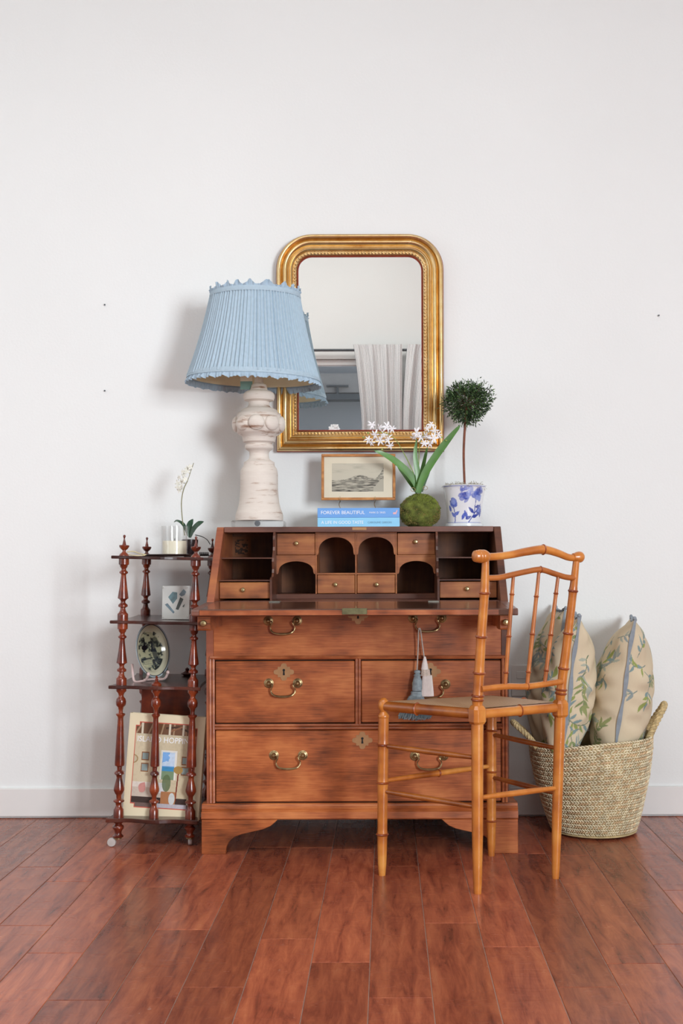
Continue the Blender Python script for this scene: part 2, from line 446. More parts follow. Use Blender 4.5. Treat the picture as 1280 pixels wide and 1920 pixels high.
M['seagrass_in'] = plain('seagrass_inner', '#c4b084', .9, 0, .2, 40)  # tan of the inner shell and base
M['seagrass_handle'] = plain('seagrass_braid', '#c0aa7c', .8, 0, .3, 120)
M['cushion'] = painted('leaf_print_linen', .9, 0, 150, .25)
M['piping'] = plain('blue_grey_piping', '#8b939b', .85, 0, .1, 60)

# ============================================================ room
YW = 4.20
XL_, XR_, YB, ZC = -3.0, 3.7, -1.5, 4.3
def struct(mb, name, mat, bevel=0.0):
    o = mb.build(name, mat, None, (0, 0, 0), smooth=False, bevel=bevel); o['kind'] = 'structure'; return o
struct(MB().box(XL_ - .15, XR_ + .15, YW, YW + .15, -.1, ZC), 'wall_front', M['wall'])
struct(MB().box(XR_, XR_ + .15, YB, YW, -.1, ZC), 'wall_right', M['wall'])
ADDED_SKY = (-2.1, 0.7, -.6, 1.2)  # ceiling opening of the added skylight
struct(MB().box(XL_ - .15, ADDED_SKY[0], YB - .15, YW + .15, ZC, ZC + .15).box(ADDED_SKY[1], XR_ + .15, YB - .15, YW + .15, ZC, ZC + .15).box(ADDED_SKY[0], ADDED_SKY[1], YB - .15, ADDED_SKY[2], ZC, ZC + .15).box(ADDED_SKY[0], ADDED_SKY[1], ADDED_SKY[3], YW + .15, ZC, ZC + .15), 'ceiling', M['ceiling'])
def wall_with_holes(u0, u1, z0, z1, holes, put):
    holes = sorted(holes)
    mb = MB(); cur = u0
    for (a, b, c, d) in holes:
        put(mb, cur, a, z0, z1); put(mb, a, b, z0, c); put(mb, a, b, d, z1); cur = b
    put(mb, cur, u1, z0, z1); return mb
WIN = [(-2.1, -0.08, 0.55, 2.66), (1.70, 3.55, 0.40, 2.58)]
struct(wall_with_holes(XL_ - .15, XR_ + .15, -.1, ZC, WIN, lambda mb, a, b, c, d: mb.box(a, b, YB - .15, YB, c, d)), 'wall_back', M['wall'])
SW = (1.4, 3.0, 0.85, 2.55)  # opening for the added left fill window
struct(wall_with_holes(YB, YW, -.1, ZC, [SW], lambda mb, a, b, c, d: mb.box(XL_ - .15, XL_, a, b, c, d)), 'wall_left', M['wall'])

def window(name, a, b, c, d, nv, nh, put):
    """frame with bars and single panes; put(mb, u0,u1,z0,z1,t0,t1)"""
    r = root(name, loc=(0, 0, 0)); r['kind'] = 'structure'
    fw = 0.05
    mb = MB()
    put(mb, a, a + fw, c, d, .03, .10); put(mb, b - fw, b, c, d, .03, .10)
    put(mb, a + fw, b - fw, c, c + fw, .03, .10); put(mb, a + fw, b - fw, d - fw, d, .03, .10)
    mb.build('window_frame', M['white_metal'], r, smooth=False, bevel=.004)
    ua = [a + fw + (b - a - 2 * fw) * i / nv for i in range(nv + 1)]
    za = [c + fw + (d - c - 2 * fw) * i / nh for i in range(nh + 1)]
    for u in ua[1:-1]:
        mb = MB(); put(mb, u - .015, u + .015, c + fw, d - fw, .045, .085); mb.build('glazing_bar', M['white_metal'], r, smooth=False)
    for z in za[1:-1]:
        for i in range(nv):
            mb = MB(); put(mb, ua[i] + (.015 if i else 0), ua[i + 1] - (.015 if i < nv - 1 else 0), z - .015, z + .015, .045, .085); mb.build('glazing_bar', M['white_metal'], r, smooth=False)
    for i in range(nv):
        for j in range(nh):
            mb = MB(); put(mb, ua[i] + .015 * (i > 0), ua[i + 1] - .015 * (i < nv - 1), za[j] + .015 * (j > 0), za[j + 1] - .015 * (j < nh - 1), .063, .067)
            mb.build('pane', M['glass'], r, smooth=False)
    return r
bw = lambda mb, u0, u1, z0, z1, t0, t1: mb.box(u0, u1, YB - t1, YB - t0, z0, z1)
window('window_1', *WIN[0], 1, 1, bw)
window('window_2', *WIN[1], 3, 2, bw)
window('added_side_window', *SW, 2, 2, lambda mb, u0, u1, z0, z1, t0, t1: mb.box(XL_ - t1, XL_ - t0, u0, u1, z0, z1))  # unseen window, added to go with the left fill

window('added_skylight', *ADDED_SKY, 2, 1, lambda mb, u0, u1, z0, z1, t0, t1: mb.box(u0, u1, z0, z1, ZC + t0, ZC + t1))  # unseen skylight, added for the top light
# baseboards
zb = 0.107
struct(MB().box(XL_, XR_, YW - .013, YW, 0.004, zb), 'baseboard_front', M['baseboard'], .003)
struct(MB().box(XL_, XL_ + .013, YB, YW - .013, 0.004, zb), 'baseboard_left', M['baseboard'], .003)
struct(MB().box(XR_ - .013, XR_, YB, YW - .013, 0.004, zb), 'baseboard_right', M['baseboard'], .003)
struct(MB().box(XL_, XR_, YB, YB + .013, 0.004, zb), 'baseboard_back', M['baseboard'], .003)

# floor: dusty sub-floor seen in the grooves, planks one by one
fl = struct(MB().box(XL_ - .15, XR_ + .15, YB - .15, YW, -.1, -.0015), 'floor', M['groove'])
ORG[fl.name] = Vector((0, 0, 0))
PW = 0.1353; X0 = -0.0393
def Yof(y): return F * H / (y - CY)
joints = {0: [Yof(1871), Yof(1624)], 1: [Yof(1731)], 2: [Yof(1776)], 3: [Yof(1852)], 4: [Yof(1808)], 5: [Yof(1772)],
          -1: [Yof(1804), Yof(1592)], -2: [Yof(1760)], -3: [Yof(1850)], -4: [Yof(1742)], -5: [Yof(1662)], -6: [Yof(1600)]}
def plank_mb(w, L, mb=None, ox=0, oy=0):
    mb = mb or MB(); g = .0008; c = .0014; t = .0020
    x0, x1, y0, y1 = ox + g, ox + w - g, oy + g, oy + L - g
    v = [(x0, y0, -.0014), (x1, y0, -.0014), (x1, y1, -.0014), (x0, y1, -.0014),
         (x0, y0, -t + .001), (x1, y0, -t + .001), (x1, y1, -t + .001), (x0, y1, -t + .001),
         (x0 + c, y0 + c, 0), (x1 - c, y0 + c, 0), (x1 - c, y1 - c, 0), (x0 + c, y1 - c, 0)]
    f = [(0, 3, 2, 1)]
    for k in range(4):
        j = (k + 1) % 4; f += [(k, j, j + 4, k + 4), (k + 4, j + 4, j + 8, k + 8)]
    f.append((8, 9, 10, 11)); return mb.add(v, f)
rnd = random.Random(3)
stuff = MB()
for k in range(-22, 28):
    xa = X0 + k * PW
    if xa < XL_ - .14 or xa > XR_: continue
    inner = -12 <= k <= 11
    cuts = list(joints.get(k, []))
    lo = min(cuts) if cuts else rnd.uniform(2.4, 3.2)
    y = lo
    while y > YB: y -= rnd.uniform(.7, 1.2); cuts.append(y)
    y = max(cuts)
    if k not in joints: cuts.append(lo)
    while True:
        y += rnd.uniform(.85, 1.3)
        if y > YW - .25: break
        cuts.append(y)
    cuts = sorted(set(c for c in cuts if YB + .1 < c < YW)) ; ys = [YB - .1] + cuts + [YW - .005]
    for a, b in zip(ys[:-1], ys[1:]):
        if inner and b > 1.9:
            me_o = plank_mb(PW, b - a).build('plank', M['plank'], None, (0, 0, 0), smooth=False)
            me_o.parent = fl; me_o.location = (xa, a, 0)
        else: plank_mb(PW, b - a, stuff, xa, a)
so = stuff.build('planks', M['plank'], fl, smooth=False, kind='stuff')

# outside the left back window: grey yard with a beam
M['grey_out'] = plain('grey_render', (0.32, 0.32, 0.335, 1), 0.9, nz=0.12, nscale=0.5)
M['grey_warm'] = plain('grey_soffit', (0.36, 0.335, 0.325, 1), 0.9, nz=0.05)
M['steel'] = plain('dark_steel', (0.07, 0.08, 0.09, 1), 0.5)
ob = root('opposite_building', 'grey rendered building across the yard with a dark horizontal beam', 'building', (-1, -6.0, -.1))
sc_ = (4.16 * 2 + 6.0) / F
zz = lambda y: H + (CY - y) * sc_
MB().box(-9, 7, -6.4, -6.0, -.1, 5.5).build('facade', M['grey_out'], ob, smooth=False)
MB().box(-9, 7, -6.0, -5.85, zz(738), zz(702)).build('soffit_band', M['grey_warm'], ob, smooth=False)
MB().box(-9, 7, -6.0, -5.80, zz(752), zz(741)).build('beam', M['steel'], ob, smooth=False)
MB().box(-.60, -.57, -5.85, -5.80, zz(741), zz(726)).box(-.72, -.45, -5.85, -5.80, zz(728), zz(725)).build('bracket', M['steel'], ob, smooth=False)
o = MB().box(-14, 14, -12, YB - .16, -.25, -.12).build('ground', M['grey_out'], None, (0, 0, 0), smooth=False); o['kind'] = 'structure'

# ---- curtains behind the camera (seen in the mirror)
def curtain_mat():
    m, nt, b = newmat('ticking_stripe_cloth')
    t = N(nt, 'ShaderNodeAttribute'); t.attribute_name = 'paint'
    nt.links.new(t.outputs['Color'], b.inputs['Base Color']); b.inputs['Roughness'].default_value = 0.85
    return m
M['curtain'] = curtain_mat()
def curtain(x0, x1, xb0, xb1, label, seed):
    r_ = random.Random(seed); nu, nv = 420, 26
    ph = [r_.uniform(0, 6) for _ in range(4)]; folds = (x1 - x0) / .066
    V = []; C = []
    ztop, zbot = 2.765, 0.12
    for j in range(nv + 1):
        t = j / nv; z = ztop + (zbot - ztop) * t ** 1.3
        for i in range(nu + 1):
            u = i / nu; bb = min(1, t * 3)
            x = (x0 * (1 - bb) + xb0 * bb) * (1 - u) + (x1 * (1 - bb) + xb1 * bb) * u
            amp = .011 + .045 * min(1, t * 2.5)
            y = YB + .09 + amp * (sin(u * folds * 2 * pi * .5 + ph[0] + .6 * sin(3 * u + ph[1])) * .7 + .3 * sin(u * folds * 2 * pi * 1.1 + ph[2] + t * 2))
            if z > 2.66: y += .003 * sin(u * folds * 2 * pi * 2.2)
            V.append((x, y, z))
            s = (u * (x1 - x0) * 1.8 / .022) % 1
            C.append((0.33, 0.34, 0.37, 1) if s < .3 else (0.86, 0.86, 0.855, 1))
    w = nu + 1
    fs = [(j * w + i, j * w + i + 1, (j + 1) * w + i + 1, (j + 1) * w + i) for j in range(nv) for i in range(nu)]
    mb = MB(); mb.add(V, fs)
    o = mb.build('curtain', M['curtain'], None, (x0, YB + .09, 2.7), colors=C)
    tag(o, label, 'curtain', 'striped curtains on the back wall'); return o
curtain(-.27, .145, -.20, .14, 'grey and white ticking stripe curtain reflected in the middle of the mirror', 1)
curtain(.19, .72, .14, .60, 'grey and white ticking stripe curtain reflected at the mirror right edge', 2)
rod = MB().tube([(-2.2, YB + .05, 2.725), (3.6, YB + .05, 2.725)], .011, 10)
rod.ball((-2.2, YB + .05, 2.725), .022).ball((3.6, YB + .05, 2.725), .022)
tag(rod.build('curtain_rod', M['steel'], None, (.5, YB + .05, 2.7)), 'thin dark rod over the windows that carries the striped curtains', 'curtain rod')

# ============================================================ flower and blade helpers
M['petal'] = plain('white_petal', (0.86, 0.85, 0.87, 1), 0.6, nz=0.05)
M['petal_warm'] = plain('ivory_petal', (0.80, 0.79, 0.70, 1), 0.6, nz=0.08)
M['leaf'] = plain('strap_leaf', '#4a7a2e', 0.42, nz=0.3, nscale=14, coat=.15)
M['leaf_dark'] = plain('dark_leaf', '#22472f', 0.35, nz=0.25, nscale=14, coat=.2)
M['stem_green'] = plain('flower_stem', '#8aa050', 0.6)
M['stem_brown'] = plain('brown_stem', '#6a4636', 0.7)
M['stem_grey'] = plain('dry_stem', '#8d8a6c', 0.7)
def blade(pts, w, bend=(0, -1, 0), fold=.25, mb=None, n=10):
    mb = mb or MB(); c = crv(pts, n); m = len(c); vs = []
    for i, p in enumerate(c):
        t = (c[min(i + 1, m - 1)] - c[max(i - 1, 0)]).normalized()
        s = t.cross(Vector(bend)).normalized(); nn = s.cross(t)
        ww = lerpn(w, i / (m - 1)); th = .0012
        vs += [p - s * ww + nn * ww * fold, p - nn * th, p + s * ww + nn * ww * fold, p + nn * th]
    f = []
    for i in range(m - 1):
        a = i * 4; b = a + 4
        f += [(a, a + 1, b + 1, b), (a + 1, a + 2, b + 2, b + 1), (a + 2, a + 3, b + 3, b + 2), (a + 3, a, b, b + 3)]
    f += [(0, 3, 2, 1), tuple(range((m - 1) * 4, m * 4))]
    return mb.add(vs, f)
def flower_mesh(c, face, r, rn, petals=6, mb=None, curl=.4, wid=.24):
    mb = mb or MB(); face = Vector(face).normalized()
    a = face.cross(Vector((0, 0, 1))).normalized(); b = face.cross(a)
    for k in range(petals):
        an = 2 * pi * k / petals + rn.uniform(-.2, .2); d = a * cos(an) + b * sin(an); rr = r * rn.uniform(.8, 1.1)
        c0 = Vector(c); p1 = c0 + d * rr * .5 + face * rr * .12; p2 = c0 + d * rr - face * rr * rn.uniform(-.1, curl)
        blade([c0, p1, p2], [(0, rr * .06), (.5, rr * wid), (.85, rr * wid * .7), (1, .0005)], face, .15, mb, 4)
    mb.ball(Vector(c) + face * r * .12, r * .13, 6, 4)
    return mb

# tall vase of white flowers behind the camera, its blossoms show in the mirror
fv = root('flower_vase', 'tall white floor vase of white blossoms standing at the back window', 'vase', (-.42, -.95, 0))
MB().lathe([(.10, 0), (.15, .05), (.17, .35), (.13, .75), (.07, .98), (.085, 1.08), (.075, 1.08), (.06, .98), (.04, .9), (.001, .9)], (-.42, -.95, 0), 32).build('vase_body', M['petal'], fv)
rn = random.Random(5)
s2 = (4.16 * 2 + .95) / F
for (px, py, n) in ((628, 800, 9), (624, 806, 7), (611, 806, 3)):
    tip = Vector(((px - CX) * s2, -.95, H + (CY - py) * s2))
    MB().tube(crv([(-.42, -.95, .95), (-.42 + (tip.x + .42) * .3, -.95, 1.4), tip]), .003, 6).build('stem', M['stem_green'], fv)
    b_ = MB()
    for k in range(n):
        flower_mesh(tip + Vector((rn.uniform(-.022, .022), rn.uniform(-.02, .02), rn.uniform(-.03, .02))), (rn.uniform(-.5, .5), 1, rn.uniform(-.2, .5)), .022, rn, 5, b_, wid=.4)
    b_.build('blossom', M['petal'], fv)

# ============================================================ mirror
def mirror():
    Ym = 4.195; Yf = 4.16
    g0 = P(559, 805, Yf); g1 = P(790, 478, Yf)
    x0, x1, z0, z1 = g0.x, g1.x, g0.z, g1.z
    r = root('wall_mirror', 'arched gold leaf wall mirror with beaded inner edge above the desk', 'mirror', ((x0 + x1) / 2, Ym, z0 - .08))
    rc = .05
    path = [(x0, z0, -1, -1)]
    for k in range(1, 12): path.append((x0, z0 + (z1 - rc - z0) * k / 12, -1, 0))
    for k in range(13):
        a = pi - pi / 2 * k / 12; path.append((x0 + rc + rc * cos(a), z1 - rc + rc * sin(a), cos(a), sin(a)))
    for k in range(1, 8): path.append((x0 + rc + (x1 - x0 - 2 * rc) * k / 8, z1, 0, 1))
    for k in range(13):
        a = pi / 2 - pi / 2 * k / 12; path.append((x1 - rc + rc * cos(a), z1 - rc + rc * sin(a), cos(a), sin(a)))
    for k in range(1, 12): path.append((x1, z1 - rc + (z0 - z1 + rc) * k / 12, 1, 0))
    path.append((x1, z0, 1, -1))
    for k in range(1, 8): path.append((x1 + (x0 - x1) * k / 8, z0, 0, -1))
    def sweep(prof, name, mat, closed=False):
        v = []; f = []; n = len(path); m = len(prof)
        for (x, z, nx, nz) in path:
            for (d, h) in prof: v.append((x + nx * d, Ym - h, z + nz * d))
        for i in range(n):
            j = (i + 1) % n
            for k in range(m - 1): f.append((i * m + k, i * m + k + 1, j * m + k + 1, j * m + k))
            if closed: f.append((i * m + m - 1, i * m, j * m, j * m + m - 1))
        mb = MB(); mb.add(v, f); return mb.build(name, mat, r, sharp=30)
    def arc(c, w, h0, h, n=7): return [(c - w / 2 + w * k / n, h0 + h * sin(pi * k / n)) for k in range(n + 1)]
    prof = [(.003, .008), (.008, .020), (.018, .020)] + arc(.0255, .013, .024, .008) + [(.034, .024)] + arc(.047, .024, .026, .012, 10) + [(.0605, .024), (.062, .030)] + arc(.069, .013, .033, .004, 6) + [(.0765, .030), (.078, .02)]
    fr = sweep(prof, 'gilt_frame', M['gold'])
    sweep([(-.0005, 0), (-.0005, .010), (.0018, .012), (.0035, .010), (.0035, 0)], 'red_inner_edge', M['bole'], True)
    sweep([(.078, .0), (.078, .022), (.0795, .021), (.0795, 0)], 'red_outer_edge', M['bole'], True)
    # beads
    tot = []; L = 0
    pp = [(x + nx * .012, z + nz * .012) for (x, z, nx, nz) in path]; pp.append(pp[0])
    bead = MB(); acc = 0; st = .0122
    for (a, b) in zip(pp[:-1], pp[1:]):
        dl = hypot(b[0] - a[0], b[1] - a[1])
        while acc <= dl:
            t = acc / dl; bead.ball((a[0] + (b[0] - a[0]) * t, Ym - .021, a[1] + (b[1] - a[1]) * t), (.0048, .0045, .0048), 8, 5); acc += st
        acc -= dl
    bead.build('beads', M['gold'], r, kind='stuff')
    v = [(x, Ym - .008, z) for (x, z, _, _) in path]; n = len(v)
    mb = MB(); mb.add(v + [(x, Ym, z) for (x, _, z) in v], [tuple(range(n)), tuple(range(n, 2 * n))[::-1]] + [(i, (i + 1) % n, (i + 1) % n + n, i + n) for i in range(n)])
    mb.build('mirror_glass', M['mirror'], r, smooth=False)
def gold():
    m, nt, b = newmat('gold_leaf')
    n = N(nt, 'ShaderNodeTexNoise', Scale=18.0, Detail=6.0, Roughness=.65); nt.links.new(coords(nt, (1, 1, 1)), n.inputs['Vector'])
    r = ramp(nt, [(0.25, hexc('#b98550')), (0.38, hexc('#d9b67c')), (0.7, hexc('#ebd2a2'))], n.outputs['Fac'])
    nt.links.new(r.outputs[0], b.inputs['Base Color']); b.inputs['Metallic'].default_value = 1.0
    rr = N(nt, 'ShaderNodeMapRange'); rr.inputs['To Min'].default_value = .38; rr.inputs['To Max'].default_value = .22
    nt.links.new(n.outputs['Fac'], rr.inputs['Value']); nt.links.new(rr.outputs[0], b.inputs['Roughness'])
    return m
M['gold'] = gold()
M['bole'] = plain('red_bole', '#8c3a2c', .5, 0, .2)
M['mirror'] = plain('silvered_glass', (0.90, 0.92, 0.915, 1), 0.01, 1.0, 0.01, 3)
mirror()

# nail marks and outlet on the wall
for (x, y, lab) in ((197, 572, 'tiny nail in the wall left of the lamp, upper'), (197, 733, 'tiny nail in the wall left of the lamp, lower'), (1234, 592, 'tiny nail in the wall at the far right')):
    p = P(x, y, YW)
    tag(MB().lathe([(.0015, 0), (.0015, .005), (.003, .005), (.003, .007), (.001, .0075)], (0, 0, 0), 8).xf(Matrix.Translation(p) @ Matrix.Rotation(pi / 2, 4, 'X')).build('nail', M['steel'], None, p), lab, 'nail')
M['outlet'] = plain('outlet_plastic', (0.74, 0.73, 0.71, 1), .4, 0, .02)
p = P(976, 1276, YW)
ow = root('wall_outlet', 'white wall outlet plate behind the cushions', 'outlet', (p.x, YW, p.z))
MB().box(p.x - .035, p.x + .035, YW - .005, YW, p.z - .057, p.z + .057).build('cover_plate', M['outlet'], ow, bevel=.002)
for dz in (-.02, .02): MB().box(p.x - .016, p.x + .016, YW - .007, YW - .005, p.z + dz - .013, p.z + dz + .013).build('socket', M['outlet'], ow, bevel=.001)

# ============================================================ bureau desk
DX0, DX1, DF, DB = -0.572, 0.390, 3.68, 4.165
def zf(y, Y=DF): return H - (y - CY) * Y / F + 0.0
desk = root('writing_bureau', 'old oak slant-front writing bureau with open fall and pigeonholes', 'desk', (-.09, 3.92, 0))
ZT = 1.042; YT = 3.92; ZF = .797
# slanted sides
for (a, b) in ((DX0, DX0 + .024), (DX1 - .024, DX1)):
    MB().prism([(DF, .14), (DF, ZF - .022), (DF + .012, ZF), (YT, ZT - .004), (YT + .006, ZT), (DB, ZT), (DB, .14)], a, b, 'YZ').build('side_panel', M['oak_side_lit'] if a < -.3 else M['oak_dark'], desk, smooth=False, bevel=.0015)  # right panel darker than its lit twin: shade put into its colour
MB().box(DX0 + .0245, DX1 - .0245, YT, DB, ZT - .018, ZT + .0005).build('top_board', M['oak_top'], desk, smooth=False, bevel=.0015)
MB().box(-.113, -.065, YT - .0012, YT + .01, ZT - .011, ZT - .002).build('lock_strike', M['brass_flat'], desk, smooth=False)
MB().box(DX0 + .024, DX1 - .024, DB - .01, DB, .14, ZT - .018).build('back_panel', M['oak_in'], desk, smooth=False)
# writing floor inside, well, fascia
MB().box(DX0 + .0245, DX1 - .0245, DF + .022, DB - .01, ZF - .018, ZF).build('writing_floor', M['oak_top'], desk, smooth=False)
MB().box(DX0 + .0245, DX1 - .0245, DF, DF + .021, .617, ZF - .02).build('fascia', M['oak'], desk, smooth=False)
MB().box(DX0 + .0245, DX1 - .0245, DF + .012, DF + .03, .14, .6165).build('gap_shade_sheet', M['gap'], desk, smooth=False)  # near-black sheet, paints the shade in the gaps around the drawers
# stiles and rails around the drawers (flat fronts) with cock beads
def rail(x0, x1, z0, z1, n='rail'):
    MB().box(x0, x1, DF + .001, DF + .012, z0, z1).build(n, M['oak'], desk, smooth=False, bevel=.001)
def beadbar(pts, r=.0042):
    MB().tube(pts, r, 8).build('bead_moulding', M['bead'], desk)
zA, zB_, zC_ = .6195, .399, .156      # centre of the rails
xm = P(671, 1300, DF).x
bx0, bx1 = DX0 + .021, DX1 - .013
rail(bx0 - .0, bx1, zA - .007, zA - .002)
rail(bx0, bx1, zB_ - .009, zB_ + .009)
rail(xm - .009, xm + .009, zB_ + .009, zA - .007, 'stile')
for s in (-1, 1):
    beadbar([(bx0 + .006, DF + .001, zB_ + s * .0048), (bx1 - .006, DF + .001, zB_ + s * .0048)], .0046)
    beadbar([(xm + s * .0048, DF + .001, zB_ + .006), (xm + s * .0048, DF + .001, zA - .004)], .0046)
beadbar([(DX0 + .012, DF - .001, zA), (DX1 - .006, DF - .001, zA)], .0056)
for x in (DX0 + .013, DX0 + .023, DX1 - .009, DX1 - .019):
    beadbar([(x, DF, .158), (x, DF, zA - .002)], .0048)
# drawers with handles and escutcheons
def bail(cx, cz, yf, parent, w=.046):
    k = w / 28.7; mb = MB()
    for s in (-1, 1):
        mb.lathe([(.0155, 0), (.0155, -.002), (.0125, -.0035), (.0115, -.0025), (.008, -.004), (.006, -.009), (.0045, -.013), (.003, -.015), (.0001, -.0155)], (cx + s * w, yf, cz), 20, axis='Y')
    pts = [(-26, 1), (-22.5, -.5), (-20.5, -3), (-21.5, -7), (-24, -12), (-23, -18), (-18, -23), (-10, -25.3), (0, -26), (10, -25.3), (18, -23), (23, -18), (24, -12), (21.5, -7), (20.5, -3), (22.5, -.5), (26, 1)]
    c = crv([(cx + a * k, yf - .012 - (.004 if abs(a) < 22 else 0), cz + b * k) for a, b in pts], 4)
    n = len(c); rr = [.0024 + .0018 * max(0, 1 - abs(i / (n - 1) - .5) * 4.5) for i in range(n)]
    mb.tube(c, rr, 8)
    return mb.build('handle', M['brass'], parent)
def escutcheon(cx, cz, yf, parent, half=False, w=.034, h=.029):
    pts = []
    for k in range(64):
        a = 2 * pi * k / 64
        r = .80 + .13 * cos(4 * a) + .07 * cos(8 * a) - .05 * cos(12 * a)
        z = cz + h * r * sin(a)
        if half and z > cz + .004: z = cz + .004
        pts.append((cx + w * r * cos(a), z))
    MB().prism(pts, yf - .0018, yf + .0005).build('escutcheon', M['brass_flat'], parent, smooth=False)
    MB().lathe([(.0042, -.0022), (.0001, -.0024)], (cx, yf, cz + .006), 12, axis='Y').prism([(cx - .0016, cz + .006), (cx + .0016, cz + .006), (cx + .0034, cz - .010), (cx - .0034, cz - .010)], yf - .0023, yf - .001).build('keyhole', M['black'], parent, smooth=False)
    if not half:
        pass
gp = .0035
def drawer(x0, x1, z0, z1, handles, esc, y=DF + .003):
    d = MB().box(x0, x1, y, y + .018, z0, z1).build('drawer', M['oak'], desk, smooth=False, bevel=.0022)
    for (hx, hy) in handles:
        p = P(hx, hy, y); bail(p.x, p.z, y, d)
    p = P(esc[0], esc[1], y); escutcheon(p.x, p.z, y, d)
drawer(DX0 + .0285, xm - .0105, zB_ + .0125, zA - .0115, [(531, 1281)], (532, 1260))
drawer(xm + .0105, DX1 - .0245, zB_ + .0125, zA - .0115, [(808, 1283)], (807, 1259))
drawer(DX0 + .0285, DX1 - .0245, .160, zB_ - .0115, [(540.5, 1416), (804.5, 1417)], (679, 1388))
for (hx, hy) in ((530, 1164), (801, 1159)):
    p = P(hx, hy, DF); bail(p.x, p.z, DF, desk)
p = P(671, 1154, DF); escutcheon(p.x, p.z, DF, desk, True)
# plinth moulding and bracket feet
PX0, PX1 = DX0 - .014, DX1 + .026
MB().prism([(DF - .002, .156), (DF - .006, .154), (DF - .008, .148), (DF - .014, .142), (DF - .012, .137), (DF - .020, .132), (DF - .022, .112), (DF - .018, .108), (DF + .03, .108), (DF + .03, .156)], PX0, PX1, 'YZ').build('plinth_moulding', M['oak'], desk, smooth=False)
MB().box(PX0, PX0 + .02, DF + .03, DB, .108, .15).build('plinth_side', M['oak'], desk, smooth=False)
MB().box(PX1 - .02, PX1, DF + .03, DB, .108, .15).build('plinth_side', M['oak'], desk, smooth=False)
foot = [(0, 0), (.076, 0), (.0765, .010), (.079, .024), (.088, .040), (.104, .054), (.125, .062), (.160, .070), (.195, .078), (.218, .088), (.232, .100), (.240, .1075), (0, .1075)]
yfoot = DF - .0205
for s, xo in ((1, PX0 + .001), (-1, PX1 - .001)):
    f_ = MB().prism([(xo + s * a, b) for a, b in foot], yfoot, yfoot + .022)
    f_.prism([(yfoot + .022 + (a if a else 0), b) for a, b in foot], xo, xo + s * .02, 'YZ')
    f_.build('bracket_foot', M['oak'], desk, smooth=False, bevel=.0012)
    b_ = MB().prism([(DB - a, b) for a, b in foot], xo, xo + s * .02, 'YZ'); b_.build('bracket_foot', M['oak_dark'], desk, smooth=False)
# fall front, drooping a little onto the lopers
YFF = 3.39; ZFF = .7845
fall = MB().prism([(DF + .021, ZF - .0005), (DF + .021, ZF - .0195), (YFF + .004, ZFF - .020), (YFF, ZFF - .017), (YFF, ZFF - .004), (YFF + .005, ZFF)], DX0 + .026, DX1 - .03, 'YZ').build('fall_front', M['oak_fall'], desk, smooth=False)
# cleated ends and a warm front edge strip
for (a, b) in ((DX0 + .002, DX0 + .0255), (DX1 - .0295, DX1 - .003)):
    MB().prism([(DF + .002, ZF - .0008), (DF + .002, ZF - .0195), (YFF + .004, ZFF - .020), (YFF, ZFF - .017), (YFF, ZFF - .004), (YFF + .005, ZFF)], a, b, 'YZ').build('cleat', M['oak_top'], desk, smooth=False, bevel=.001)
MB().box(DX0 + .026, DX1 - .06, YFF - .0012, YFF + .001, ZFF - .0175, ZFF - .003).build('edge_strip', M['bead'], desk, smooth=False)
p0 = P(641, 1139, YFF); p1 = P(688, 1153, YFF)
lk = MB().box(p0.x, p1.x, YFF - .003, YFF + .012, ZFF - .016, ZFF + .0022).build('lock_plate', M['brass_dark'], desk, smooth=False, bevel=.001)
MB().box((p0.x + p1.x) / 2 + .002, (p0.x + p1.x) / 2 + .006, YFF + .002, YFF + .006, ZFF + .0022, ZFF + .008).build('lock_bolt', M['brass'], lk, smooth=False)
for hx in (516, 812):
    a = P(hx, 1126, DF + .02)
    MB().box(a.x - .017, a.x + .017, DF - .012, DF + .045, ZF - .0015, ZF + .0012).build('hinge', M['steel_dull'], desk, smooth=False)
# lopers
for (x0, x1, ky) in ((P(372, 1170, 3.45).x, P(396, 1170, 3.45).x, 1171), (P(936, 1168, 3.45).x, P(954, 1168, 3.45).x, 1168)):
    zt = ZFF - .0195; zb_ = zt - .045
    lp = MB().prism([(3.43, zb_ + .004), (3.434, zb_), (3.52, zb_ - .002), (3.56, zb_ + .004), (3.62, zb_ - .0), (3.679, zb_ - .0), (3.679, ZF - .0205), (3.56, ZF - .0262), (3.43, zt - .002)], x0, x1, 'YZ').build('loper', M['oak'], desk, smooth=False, bevel=.0012)
    MB().lathe([(.003, 0), (.003, -.006), (.0085, -.009), (.0098, -.014), (.0075, -.019), (.0001, -.021)], ((x0 + x1) / 2 + .001, 3.43, (zt + zb_) / 2), 16, axis='Y').build('knob', M['brass_bright'], lp)
# --- pigeonholes
YM = 3.95
def gx(x, Y=YM): return P(x, 1050, Y).x
def gz(y, Y=YM): return P(650, y, Y).z
cols = [gx(v) for v in (516.5, 592.5, 667, 742.5, 817.5)]
t_ = .0045
zt = ZT - .018
zbm = gz(1113)
MB().box(cols[0], cols[4], YM - .004, DB - .02, ZF, zbm - .0005).build('gallery_base', M['oak_dark'], desk, smooth=False, bevel=.001)
